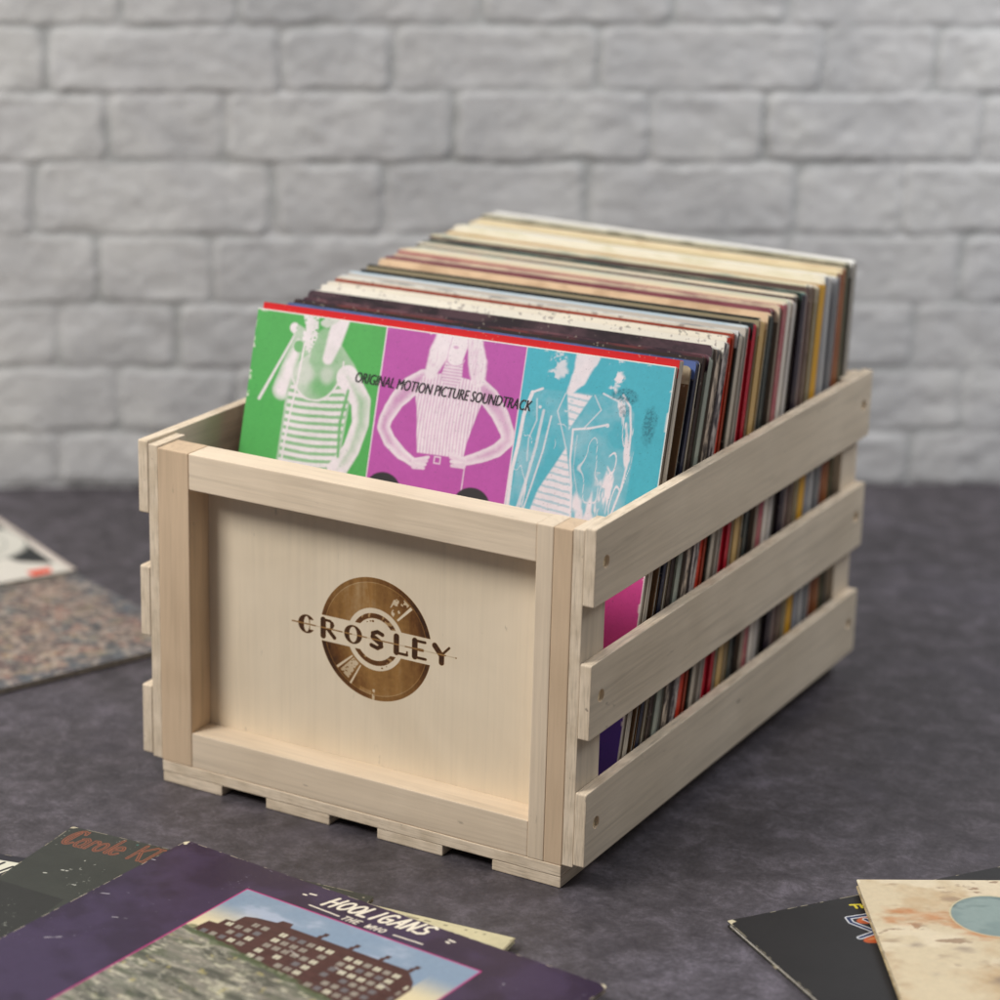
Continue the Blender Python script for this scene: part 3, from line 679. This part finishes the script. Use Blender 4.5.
for i, (nm, w, rc, rc2, tc_, tc2, style) in enumerate(S):
    f = sum(s[1] for s in S[:i]) / tot; f1 = f + w / tot
    # bottoms are packed a little tighter at the back, the front ones lean further back
    tilt = .279 * (1 - f) ** 1.15 + .045 + rnd.uniform(-.006, .006)
    if i == 0: tilt = .279
    y = yb + (ybe - yb) * f
    yaw = .068 * (1 - f) ** 1.3 + (rnd.uniform(-.004, .004) if i else 0)
    th = (ybe - yb) * (f1 - f) * math.cos(tilt) * .78
    gapf = min(th, .0042) if style == 'open' else th
    h = HS + rnd.uniform(-.0028, .0016) + .003 * f + (.0058 if i == 0 else 0); wd = HS - .001 + rnd.uniform(-.0008, .0006)
    x = .0066 + rnd.uniform(-.0006, .0007) + math.sin(yaw) * math.sin(tilt) * .3 + (-.0005 if i == 0 else 0) - .0008 * f
    mr = card('side_' + nm.replace(' ', '_'), rc, rc2, 190 if style == 'mott' else 300, .95 if style == 'mott' else .45, stretch=((1, 1, .35) if style == 'mott' else (.2, 1, .06)))
    mt = card('top_' + nm.replace(' ', '_'), tc_, tc2, 60 if style != 'mott' and i not in (7, 8, 9, 10) else 230, .12 if i == 0 else .9, stretch=(.5, 1, 1) if i not in (7, 8, 9, 10) else (1, 1, 1), lo=.46 if i not in (7, 8, 9, 10) else .60, hi=.62, spec=.15 if i == 0 else .4)
    mc = face_card('face_' + nm.replace(' ', '_'), tc_, tc2 if i else tc_, tuple((a_ + b_) / 2 for a_, b_ in zip(rc, rc2)), h, .1 if i == 0 else .6, band=(.0016 if (i > 2 and i % 3 == 1) else .012), fine=i in (7, 8, 9, 10))
    r = rnd.uniform(.002, .0045) if i else .0012
    if style == 'open':
        k = .0007; ins = .0011
        lay = [(0, 0, wd, h, 0, k, r, (0, 1, 2)), (ins, 0, wd - 2 * ins, h - ins, k, th - k, r, (0, 3, 3)), (0, 0, wd, h, th - k, th, r, (0, 1, 2))]
        if th > .004: lay.insert(2, (ins * .4, 0, wd - ins * .8, h - .0004, th * .45, th * .45 + .0008, r, (0, 4, 4)))
    elif i and th > .0034:
        q = th * rnd.uniform(.42, .62); k = .0006; g_ = .0004; dh = rnd.uniform(-.0005, .0022); dx = rnd.uniform(.0001, .0007)
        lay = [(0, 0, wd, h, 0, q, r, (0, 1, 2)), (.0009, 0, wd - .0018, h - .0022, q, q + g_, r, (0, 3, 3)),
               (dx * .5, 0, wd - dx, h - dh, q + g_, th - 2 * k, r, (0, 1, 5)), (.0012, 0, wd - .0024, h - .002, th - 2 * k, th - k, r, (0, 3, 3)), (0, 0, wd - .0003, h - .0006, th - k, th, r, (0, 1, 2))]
    elif style == 'flat' and i and th > .005:
        q = th * .72; k = .0006
        lay = [(0, 0, wd, h, 0, q, r, (0, 1, 2)), (.0012, 0, wd - .0024, h - .0014, q, th - k, r, (0, 3, 3)), (.0002, 0, wd - .0004, h - .0006, th - k, th, r, (0, 1, 2))]
    else: lay = [(0, 0, wd, h, 0, th, r, (0, 1, 2))]
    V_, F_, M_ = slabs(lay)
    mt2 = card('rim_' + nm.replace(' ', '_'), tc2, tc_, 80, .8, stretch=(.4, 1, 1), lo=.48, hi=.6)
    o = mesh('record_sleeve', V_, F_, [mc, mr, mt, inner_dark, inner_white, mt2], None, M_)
    o.matrix_world = frame(x, y, yaw, tilt) @ Matrix.Rotation(rnd.uniform(-.0035, .0035) if i else 0, 4, 'Y')
    nxt = S[i + 1][0] if i + 1 < len(S) else None
    lab = '%s record sleeve right behind %s' % (nm, prev)
    if nxt is None: lab = 'ash grey record sleeve at the very back of the crate'
    tag(o, lab, 'record sleeve', 'record sleeves standing in the crate')
    prev = 'the %s one' % nm

# ------------------------------------------------------------------ sleeves lying on the table
def lying(C, ang, z, w, h, th, fn, label, side, res=.0006, cover=None, r=.0015, group='record sleeves lying on the table'):
    M = Matrix.Translation((C[0], C[1], z)) @ Matrix.Rotation(math.radians(ang), 4, 'Z')
    e = empty('record_sleeve', mat=M, label=label, cat='record sleeve', group=group)
    lay = [(0, -h, w, h, -th + .0001, -th + .0007, r, (0, 0, 0)), (.0012, -h + .0012, w - .0024, h - .0024, -th + .0007, -.0007, r, (1, 1, 1)), (0, -h, w, h, -.0007, -.00012, r, (0, 0, 0))]
    V_, F_, M_ = slabs(lay)
    V_ = [(x, zz, y_) for x, y_, zz in V_]; F_ = [f[::-1] for f in F_]
    V_ = [(x, y, zz + 0) for x, y, zz in V_]
    mesh('jacket', V_, F_, [side, inner_white], e, M_)
    art('front_cover', w, h, res, lambda U, V: fn(U, h - V), cover or PR, e, 'xy', off=0.0, r=r, y0=-h)
    return e
def wear(C, U, V, w, h, col, amt, n):
    e = np.minimum(np.minimum(U, w - U), np.minimum(V, h - V))
    cor = np.hypot(np.minimum(U, w - U), np.minimum(V, h - V))
    C = over(C, lin(col), mask(e - .0004 * amt, .0002) * sstep(.52, .60, n) * .8)
    C = over(C, lin(col), mask(cor - .0030 * amt - .012 * (n - .5), .0006))
    return C
# white sleeve, far left, on the speckled one
def f_white(U, V):
    n = fbm(U, V, 60, 4, 31)
    C = np.zeros(U.shape + (3,)); C[:] = lin((222, 216, 204))
    # local: U runs away from the corner along the far edge, V towards the camera
    cx, cy = .104, .052
    r = np.hypot(U - cx, V - cy)
    C = over(C, lin((30, 34, 34)), mask(inpoly(U, V, [(.022, .0095), (.20, .006), (.20, .07), (.12, .062), (.042, .034)]), .0008))
    C = over(C, lin((214, 210, 198)), mask(r - .050, .0006)); C = over(C, lin((70, 84, 76)), mask(np.abs(r - .048) - .0008, .0004)); C = over(C, lin((120, 124, 116)), mask(np.abs(r - .03) - .0006, .0004))
    C = over(C, lin((170, 172, 162)), mask(np.abs(dpoly(U, V, [(.075, .035), (.12, .06)])) - .001, .0004))
    C = over(C, lin((228, 70, 30)), mask(inpoly(U, V, [(.0035, .0205), (.0155, .0175), (.0155, .0395), (.0015, .0395)]), .0004))
    C = over(C, lin((186, 160, 150)), mask(V - .005, .002) * .5)
    return C * (.95 + .1 * n)[..., None]
def f_map(U, V):
    n1, n2, n3, n4 = fbm(U, V, 40, 5, 41), fbm(U, V, 110, 5, 42), fbm(U, V, 90, 5, 43), fbm(U, V, 170, 4, 44)
    C = np.zeros(U.shape + (3,)); C[:] = lin((142, 124, 112))
    C = over(C, lin((98, 108, 108)), sstep(.46, .62, n1)); C = over(C, lin((184, 154, 134)), sstep(.48, .66, n2) * .7)
    C = over(C, lin((168, 116, 100)), sstep(.55, .68, n3) * .6); C = over(C, lin((72, 72, 78)), sstep(.5, .66, n4) * .7)
    C = over(C, lin((180, 164, 124)), sstep(.60, .72, fbm(U, V, 90, 4, 45)) * .5)
    e = np.minimum(np.minimum(U, .315 - U), np.minimum(V, .315 - V))
    C = over(C, lin((80, 94, 106)), (1 - sstep(.008, .024, e + .03 * (n2 - .5))) * .75)
    C = over(C, lin((118, 108, 102)), np.full_like(U, .25)); C = over(C, lin((58, 56, 58)), sstep(.53, .62, fbm(U, V, 240, 3, 46)) * .6); C = over(C, lin((196, 180, 164)), sstep(.57, .66, fbm(U, V, 200, 3, 47)) * .5)
    return C
M_white = (-.3133, .2997)
# these two are drawn from their right hand corner: U grows to the left, so build with the corner at the far right
def corner_left(C, ang_edge, w):   # corner C, edge running in direction ang_edge (towards the left); returns origin of a normal frame
    a = math.radians(ang_edge); return (C[0] + w * math.cos(a), C[1] + w * math.sin(a))
W3 = .314
o_ = corner_left((-.1325, .2295), 158.8, W3)
grey_side = card('dark_worn_side', (58, 54, 54), (110, 102, 94), 140)
lying(o_, 158.8 - 180, .0050, W3, W3, .0048, lambda U, V: f_map(W3 - U, V), 'speckled blue and pink sleeve under the white one, left of the crate', grey_side, .0009)
o_ = corner_left((-.3133, .2997), 153.5, W3)
lying(o_, 153.5 - 180, .0090, W3, W3, .0038, lambda U, V: f_white(W3 - U, V), 'white sleeve with an orange block and dark ring, far left of the table', card('pale_side', (206, 200, 190), (150, 144, 136), 140), .0009)

# dark blue black sleeve at the far left of the front stack
def f_navy(U, V):
    n = fbm(U, V, 240, 3, 51); C = np.zeros(U.shape + (3,)); C[:] = lin((44, 42, 50)); C *= (.9 + .2 * n)[..., None]
    # local frame: origin (-.22,-.202), edge 12.24 degrees; the visible lettering sits near U=.22, V=.012
    P = [(.2035, .0085), (.2345, .0080), (.2300, .0165), (.2255, .0215), (.222, .0285), (.203, .031)]
    C = over(C, lin((226, 222, 202)), mask(inpoly(U, V, P), .0004))
    for a, b in (((.2185, .0105), (.213, .024)), ((.2265, .014), (.219, .028)), ((.2085, .0105), (.206, .024))):
        C = over(C, lin((36, 34, 38)), mask(dseg(U, V, a, b)[0] - .0011, .0004))
    C = over(C, lin((230, 228, 216)), mask(np.hypot((U - .2385) / 1.6, V - .0078) - .0011, .0004))
    return wear(C, U, V, W3, W3, (190, 178, 150), .7, fbm(U, V, 160, 3, 52))
lying((-.2205, -.2022), 12.24, .0034, W3, W3, .0032, f_navy, 'blue black sleeve with white lettering, undermost at the left front corner', card('navy_side', (150, 140, 120), (50, 48, 54), 200), .0006)

def f_cream(U, V):
    n = fbm(U, V, 90, 4, 61); C = np.zeros(U.shape + (3,)); C[:] = lin((206, 196, 158)); C *= (.86 + .24 * n)[..., None]
    C = over(C, lin((96, 84, 66)), mask(W3 - U - .0012, .0004) * .6)
    C = over(C, lin((84, 76, 62)), ((np.abs(V - .004) < .0007) & (fbm(U, V * 0, 400, 2, 62) > .6)) * .6)
    return C
lying((.3325 - W3 * math.cos(math.radians(5.1)), -.0862 - W3 * math.sin(math.radians(5.1))), 5.1, .0066, W3, W3, .0030, f_cream,
      'yellowed cream sleeve, only its corner showing beneath the purple album', card('cream_side', (206, 196, 160), (120, 108, 84), 200), .0009)

WC = .226
# dark green album with orange lettering
def poly_text(U, V, glyphs, w):
    d = np.full_like(U, 9.0)
    for g in glyphs: d = np.minimum(d, dpoly(U, V, g))
    return d
def arc(cx, cy, rx, ry, a0, a1, n=12): return [(cx + rx * math.cos(math.radians(a0 + (a1 - a0) * k / n)), cy + ry * math.sin(math.radians(a0 + (a1 - a0) * k / n))) for k in range(n + 1)]
def f_carole(U, V):
    n, n1, n2 = fbm(U, V, 200, 4, 71), fbm(U, V, 60, 4, 72), fbm(U, V, 420, 3, 73)
    C = np.zeros(U.shape + (3,)); C[:] = lin((58, 60, 54)); C *= (.86 + .3 * n1)[..., None]
    C = over(C, lin((44, 44, 42)), mask(inpoly(U, V, [(.0, .088), (.0545, .0925), (.0545, .30), (0, .30)]), .0006) * .8)
    # lettering, y measured down from the edge; shapes laid out in a slanted box
    def G(x0, wd, strokes):
        out = []
        for s_ in strokes: out.append([(x0 + (p[0] * wd) + (1 - p[1]) * 0 + p[1] * .0028, .0245 - p[1] * .0215) for p in s_])
        return out
    c = lambda *a: arc(*a)
    gl = []
    gl += G(.0045, .0095, [c(.55, .5, .45, .5, 50, 320), [(.9, .8), (.85, .98)], [(.45, .1), (.45, .85)]])
    gl += G(.0155, .0068, [c(.45, .25, .4, .26, 0, 360), [(.85, .5), (.85, .0), (1.0, .0)], [(.1, .52), (.5, .6), (.85, .5)]])
    gl += G(.0240, .0055, [[(.2, .58), (.2, 0)], c(.55, .35, .35, .24, 150, 30)])
    gl += G(.0300, .0068, [c(.5, .28, .42, .3, 0, 360)])
    gl += G(.0385, .0030, [[(.5, 1), (.5, .05), (.9, 0)]])
    gl += G(.0420, .0072, [[(.1, .3), (.85, .38)], c(.48, .3, .42, .3, 15, 330)])
    gl += G(.0565, .0095, [[(.15, 1), (.15, 0)], [(.95, 1), (.2, .48)], [(.35, .58), (.95, 0)]])
    gl += G(.0680, .0040, [[(.4, .95), (.4, 0)], [(.1, .98), (.8, .98)], [(.1, 0), (.8, 0)]])
    gl += G(.0735, .0085, [[(.1, 0), (.1, 1), (.85, 0), (.85, 1)]])
    gl += G(.0840, .0095, [c(.55, .5, .45, .5, 50, 330), [(.9, .1), (.9, .45), (.6, .45)]])
    d = poly_text(U, V, gl, 0)
    C = over(C, lin((160, 90, 64)), mask(d - .00115, .00025)); C = over(C, lin((74, 60, 50)), mask(d - .0005, .00025))
    C = over(C, lin((66, 120, 112)), mask(np.hypot(U - .0535, V - .0045) - .0008, .0004))
    C = over(C, lin((170, 172, 160)), (n2 > .79) * (fbm(U, V, 40, 3, 74) > .5) * .5)
    for a, b in (((.030, .058), (.034, .0575)), ((.047, .072), (.0495, .0722)), ((.022, .0665), (.0235, .0662)), ((.036, .040), (.0365, .0402))):
        C = over(C, lin((190, 190, 178)), mask(dseg(U, V, a, b)[0] - .0006, .0004) * (n > .45))
    return wear(C, U, V, WC, WC, (196, 184, 156), 1.0, fbm(U, V, 190, 3, 75))
lying((.0070, -.1099), 5.0, .0098, WC, WC, .0030, f_carole, 'dark green sleeve with orange outlined lettering, partly under the purple album', card('green_side', (150, 140, 116), (52, 52, 48), 200), .00045)

# purple album with a pink framed town picture (generic view)
PS = .327
def f_purple(U, V):
    n, n1, n2 = fbm(U, V, 200, 4, 81), fbm(U, V, 30, 4, 82), fbm(U, V, 500, 3, 83)
    C = np.zeros(U.shape + (3,)); C[:] = lin((62, 48, 76)); 
    C = over(C, lin((50, 36, 60)), sstep(.4, .65, n1)); C *= (.93 + .14 * n)[..., None]
    a0, a1, b0, b1 = .0765, .2565, .0305, .2105
    inside = (U > a0) & (U < a1) & (V > b0) & (V < b1)
    P = np.zeros_like(C); sky = (V - b0) / .055
    P[:] = lin((140, 158, 178)); cl = fbm(U, V, 34, 5, 84, sx=.7)
    P = over(P, lin((176, 186, 204)), sstep(.45, .62, cl) * .8); P = over(P, lin((122, 146, 170)), sstep(.5, .68, 1 - cl) * .4)
    P = over(P, lin((232, 214, 168)), sstep(.35, .95, sky) * ((U < .108) | (U > .235)) * .9)
    # rough ground
    g1 = fbm(U, V, 120, 5, 85, sx=.3); g2 = fbm(U, V, 260, 4, 86, sx=.45); gl = .0925 + .17 * (U - .085); gr = V > (gl + .005 * (g2 - .5))
    Gd = np.zeros_like(C); Gd[:] = lin((122, 120, 108)); Gd = over(Gd, lin((96, 100, 82)), sstep(.46, .66, g1)); Gd = over(Gd, lin((150, 142, 130)), sstep(.45, .62, fbm(U, V, 300, 3, 95, sx=.2)) * .6); Gd = over(Gd, lin((198, 192, 168)), sstep(.58, .68, g2) * .8); Gd = over(Gd, lin((72, 74, 66)), sstep(.52, .66, fbm(U, V, 190, 4, 87, sx=.22)) * .8)
    Gd = over(Gd, lin((206, 190, 110)), sstep(.74, .8, fbm(U, V, 160, 3, 88)) * .4)
    for q_ in range(5):
        rr2 = np.clip(1 - np.abs(fbm(U, V, 60 + 22 * q_, 4, 120 + q_, sx=.28, sy=1.1) - .5) / .018, 0, 1)
        Gd = over(Gd, lin(((74, 72, 66), (170, 166, 152), (104, 100, 90), (196, 190, 172), (84, 92, 70))[q_]), rr2 * .7)
    # long brick block with chimneys and many windows
    roof = [(.0835, .0925), (.0855, .078), (.092, .0775), (.0925, .070), (.0985, .0695), (.0995, .0605), (.1065, .0575), (.1205, .055), (.122, .051), (.130, .0505), (.1315, .0555), (.2215, .0555), (.2325, .066), (.2365, .0735), (.2365, .175), (.0835, .112)]
    bd = inpoly(U, V, roof); bm_ = mask(bd, .0004)
    for cx in (.1535, .1775, .2005, .2225): bm_ = np.maximum(bm_, mask(np.maximum(np.abs(U - cx - .0012 * (V < .052)) - .0017, np.maximum(.0478 - V, V - .057)), .0003))
    B = np.zeros_like(C); B[:] = lin((78, 48, 46)); B *= (.8 + .4 * n)[..., None]; B = over(B, lin((52, 36, 36)), ((np.abs(((V - .0578) / .0079) % 1 - .5) > .46) * .5).astype(float))
    px, py = .00715, .0079; ux = ((U - .0875) / px) % 1; uy = ((V - .0618) / py) % 1
    iu = np.floor((U - .0875) / px).astype(int); iv = np.floor((V - .0618) / py).astype(int)
    hsh = (np.sin(iu * 12.9898 + iv * 78.233) * 43758.5453) % 1
    win = (np.abs(ux - .5) < .31) & (np.abs(uy - .5) < .29) & (V > .0622) & (bd < -.002) & (hsh > .13) & ((iu % 7) != 5)
    wc = np.zeros_like(C); wc[:] = lin((150, 142, 130)); wc = over(wc, lin((206, 200, 176)), (hsh > .62).astype(float)); wc = over(wc, lin((110, 106, 108)), ((hsh < .35)).astype(float))
    mull = (np.abs(ux - .5) < .04) & (hsh > .5)
    B = np.where((win & ~mull)[..., None], wc, B); B = over(B, lin((206, 200, 190)), mask(np.minimum.reduce([dseg(U, V, (.1495 + k * .034, .078), (.1585 + k * .034, .0815))[0] for k in range(3)]) - .0004, .0002) * .7)
    P = over(P, B, bm_)
    P = np.where(gr[..., None], Gd, P)
    P = over(P, lin((78, 92, 62)), mask(np.abs(V - gl) - .0022 - .008 * (g2 - .45), .001) * .8)
    C = np.where(inside[..., None], P, C)
    fr = np.maximum(np.maximum(a0 - U, U - a1), np.maximum(b0 - V, V - b1))
    C = over(C, lin((184, 42, 122)), mask(np.abs(fr) - .00055, .0003))
    # brush lettering
    def hand(x0, y0, w, h, gs, sl=.30, rot=-.07, adv=None, offs=None):
        out = []
        for k, g in enumerate(gs):
            gx = x0 + k * (adv or w * 1.18)
            for s_ in g:
                out.append([(gx + (offs[k] if offs else 0) + p[0] * w + p[1] * h * sl, y0 - p[1] * h + rot * (gx + p[0] * w - x0)) for p in s_])
        return out
    Hh = [[(0, 0), (0, 1)], [(.75, 0), (.8, 1.02)], [(-.05, .5), (.85, .55)]]
    Oo = [arc(.45, .5, .42, .45, 80, 440)]; Ll = [[(.1, 1), (.05, .03), (.75, .02)]]; Ii = [[(.35, .98), (.3, .02)]]
    Gg = [arc(.5, .5, .45, .5, 50, 310), [(.85, .12), (.88, .48), (.45, .45)]]; Aa = [[(0, 0), (.5, 1), (.85, 0)], [(.15, .38), (.75, .38)]]
    Nn = [[(0, 0), (.05, 1), (.75, .02), (.8, 1)]]; Ss = [[(.85, .88), (.5, 1), (.1, .82), (.25, .56), (.75, .42), (.8, .14), (.4, 0), (-.15, .08)]]
    big = hand(.1275, .0193, .0074, .0132, [Hh, Oo, Oo, Ll, Ii, Gg, Aa, Nn, Ss], adv=.0084, offs=[0, .0004, .0002, 0, -.0006, -.0024, -.0016, -.0010, -.0002])
    C = over(C, lin((238, 228, 208)), mask(poly_text(U, V, big, 0) - .00112 - .0005 * (n - .5), .0002))
    Tt = [[(0, 1), (.9, 1)], [(.45, 1), (.4, 0)]]; Ee = [[(.8, 1), (.1, 1), (.05, 0), (.8, 0)], [(.1, .5), (.65, .5)]]; Ww = [[(0, 1), (.2, 0), (.45, .7), (.7, 0), (.95, 1)]]
    sm = hand(.1480, .0274, .0036, .0050, [Tt, Hh, Ee], adv=.0047, rot=-.02) + hand(.1662, .0272, .0038, .0050, [Ww, Hh, Oo], adv=.0050, rot=-.02)
    C = over(C, lin((232, 222, 204)), mask(poly_text(U, V, sm, 0) - .0005, .0002))
    ln_ = [[(.1215, .0242), (.1455, .0252)], [(.1875, .0247), (.2085, .0238)]]
    C = over(C, lin((236, 226, 208)), mask(poly_text(U, V, ln_, 0) - .0006, .0002))
    C = over(C, lin((236, 226, 208)), mask(poly_text(U, V, [[(.1125, .0118), (.1165, .0112)], [(.1095, .0148), (.1115, .0148)], [(.2185, .0095), (.2225, .0098)], [(.2185, .0125), (.2205, .0128)]], 0) - .0008, .0002))
    # scuffs
    for a, b in (((.003, .092), (.012, .088)), ((.0, .035), (.006, .034)), ((.035, .11), (.045, .105)), ((.02, .155), (.028, .148)), ((.276, .035), (.277, .042)), ((.283, .05), (.2832, .052))):
        C = over(C, lin((196, 190, 196)), mask(dseg(U, V, a, b)[0] - .0004, .0003) * (n > .47) * .8)
    C = over(C, lin((150, 144, 158)), (n2 > .83) * (fbm(U, V, 25, 3, 89) > .58) * .35)
    return wear(C, U, V, PS, PS, (222, 210, 180), .9, fbm(U, V, 170, 3, 90))
lying((.0886, -.0928), -5.0, .0134, PS, PS, .0034, f_purple, 'purple album with pink framed picture and white handwritten lettering',
      card('purple_side', (160, 146, 130), (56, 40, 70), 160), .00042, cover=PRG, r=.004)

# black sleeve, right
def f_black(U, V):
    n, n1 = fbm(U, V, 200, 4, 91), fbm(U, V, 40, 4, 92)
    C = np.zeros(U.shape + (3,)); C[:] = lin((40, 39, 40)); C *= (.88 + .24 * n1)[..., None]
    for cx, cy, a, rx, ry in ((.0846, .0325, 12, .0085, .0048), (.0755, .0565, 15, .0095, .0048)):
        d = np.hypot((U - cx) / rx, (V - cy) / ry)
        C = over(C, lin((196, 92, 44)), mask((d - 1) * .006, .0005)); C = over(C, lin((226, 150, 90)), mask((np.hypot((U - cx) / (rx * .6), (V - cy + .0012) / (ry * .35)) - 1) * .004, .0006) * .7)
    d = np.minimum(dpoly(U, V, [(.0905, .0268), (.0735, .0255), (.0722, .0315), (.0798, .0485), (.0662, .0512)]), dpoly(U, V, [(.083, .0312), (.0862, .0409), (.0805, .0495)]))
    C = over(C, lin((226, 226, 228)), mask(d - .0021, .0003)); C = over(C, lin((44, 62, 104)), mask(d - .0012, .0003)); C = over(C, lin((30, 30, 44)), mask(d - .0005, .0003) * .5)
    tt_ = poly_text(U, V, [[(.0845, .0105), (.0895, .0118)], [(.0872, .0112), (.0862, .0158)], [(.0908, .0122), (.0898, .0166)], [(.0948, .013), (.0938, .0172)], [(.0903, .0144), (.0943, .0152)]], 0)
    C = over(C, lin((226, 206, 60)), mask(tt_ - .0009, .0002))
    return wear(C, U, V, W3, W3, (214, 202, 170), 1.1, fbm(U, V, 170, 3, 93))
lying((.4322, .0093), 54.0, .0042, W3, W3, .0040, f_black, 'black sleeve with blue and orange zigzag mark under the sandy one', card('black_side', (44, 42, 40), (190, 178, 150), 130, .8, lo=.62, hi=.70), .0005)

# sandy sleeve, right
def f_sand(U, V):
    n, n1, n2, n3 = fbm(U, V, 200, 4, 101), fbm(U, V, 22, 5, 102), fbm(U, V, 60, 5, 103, sx=.6), fbm(U, V, 36, 4, 104, sx=.6)
    C = np.zeros(U.shape + (3,)); C[:] = lin((222, 204, 170)); C = over(C, lin((206, 178, 138)), sstep(.42, .66, n1)); C = over(C, lin((178, 140, 98)), sstep(.52, .7, fbm(U, V, 48, 5, 109, sx=.5)) * .6)
    C = over(C, lin((236, 220, 190)), sstep(.5, .62, n3) * .7)
    C = over(C, lin((146, 112, 84)), sstep(.56, .64, fbm(U, V, 130, 5, 107, sx=.5)) * .75 * sstep(.46, .6, n3)); C = over(C, lin((200, 130, 74)), mask((np.hypot((U - .042) / .036, (V - .052 - .35 * (U - .04)) / .012) + 4.0 * (n2 - .5) - .9) * .012, .007) * .8)
    for cx, cy, r_ in ((.0275, .128, .010), (.066, .134, .009), (.05, .094, .006), (.085, .112, .010), (.02, .09, .005), (.11, .15, .012)):
        C = over(C, lin((104, 80, 84)), mask((np.hypot((U - cx) / r_, (V - cy) / r_ / .6) + 4.0 * (fbm(U, V, 90, 5, 108, sx=.6) - .5) - .35) * .01, .012) * .6)
    r = np.hypot(U - .0795, V - .0505); rr_ = .0275
    T_ = np.zeros_like(C); T_[:] = lin((134, 152, 148)); T_ = over(T_, lin((82, 104, 102)), sstep(.50, .6, fbm(U, V, 80, 4, 105, sx=.4)) * .8 * (V < .052)); T_ = over(T_, lin((158, 174, 168)), sstep(.5, .6, n3) * .5)
    C = over(C, T_, mask(r - rr_, .0004)); C = over(C, lin((206, 196, 160)), mask(np.abs(r - rr_ - .0006) - .0005, .0003))
    C *= (.96 + .08 * n)[..., None]
    return wear(C, U, V, W3, W3, (236, 224, 196), .8, fbm(U, V, 170, 3, 106))
lying((.4845, .0958), 31.5, .0105, W3, W3, .0052, f_sand, 'sandy desert patterned sleeve with a teal disc, lying on the black one', card('sand_side', (206, 186, 146), (120, 96, 66), 130), .0006, cover=PRG)

# ------------------------------------------------------------------ camera
right, up, fwd = None, None, None
yaw, pitch, roll = .50327, -.31135, .02642
cy_, sy_, cp, sp = math.cos(yaw), math.sin(yaw), math.cos(pitch), math.sin(pitch)
fwd = Vector((-sy_ * cp, cy_ * cp, sp)); rt = Vector((cy_, sy_, 0)); upv = rt.cross(fwd)
r2 = math.cos(roll) * rt + math.sin(roll) * upv; u2 = -math.sin(roll) * rt + math.cos(roll) * upv
cam = bpy.data.cameras.new('camera'); co = bpy.data.objects.new('camera', cam); scene.collection.objects.link(co)
co.matrix_world = Matrix(((r2.x, u2.x, -fwd.x, 1.00121), (r2.y, u2.y, -fwd.y, -1.33579), (r2.z, u2.z, -fwd.z, .7466), (0, 0, 0, 1)))
cam.sensor_width = 36; cam.lens = 2551.29 / 1000 * 36; cam.clip_start = .05; cam.clip_end = 60
cam.dof.use_dof = True; cam.dof.focus_distance = 1.66; cam.dof.aperture_fstop = 4.0
scene.camera = co
scene.render.resolution_x = scene.render.resolution_y = 1024

# ------------------------------------------------------------------ studio light
def area(name, loc, target, size, power, color=(1, 1, 1), size_y=None):
    l = bpy.data.lights.new(name, 'AREA'); l.energy = power; l.color = color; l.size = size
    if size_y: l.shape = 'RECTANGLE'; l.size_y = size_y
    o = bpy.data.objects.new(name, l); scene.collection.objects.link(o); o.location = loc
    d = Vector(target) - Vector(loc); o.rotation_euler = d.to_track_quat('-Z', 'Y').to_euler(); return o
area('key_softbox', (-.70, -1.3, 1.7), (.15, .15, .1), .75, 44, (1, .97, .925))
area('left_softbox', (-1.45, .0, 1.25), (.2, .2, .05), .9, 14, (1, .975, .94))
area('wall_softbox', (.95, .75, 1.05), (.45, 1.12, -.05), .5, 9.0, (.95, .97, 1))
area('top_softbox', (.1, .2, 2.1), (.1, .6, .1), .9, 6, (.98, .98, 1))
w = bpy.data.worlds.new('World'); scene.world = w; w.use_nodes = True
bg = w.node_tree.nodes['Background']; bg.inputs[0].default_value = (.93, .95, 1, 1); bg.inputs[1].default_value = .155
scene.view_settings.view_transform = 'Standard'; scene.view_settings.look = 'None'
scene.view_settings.exposure = 0; scene.view_settings.gamma = 1
scene.render.engine = 'CYCLES'
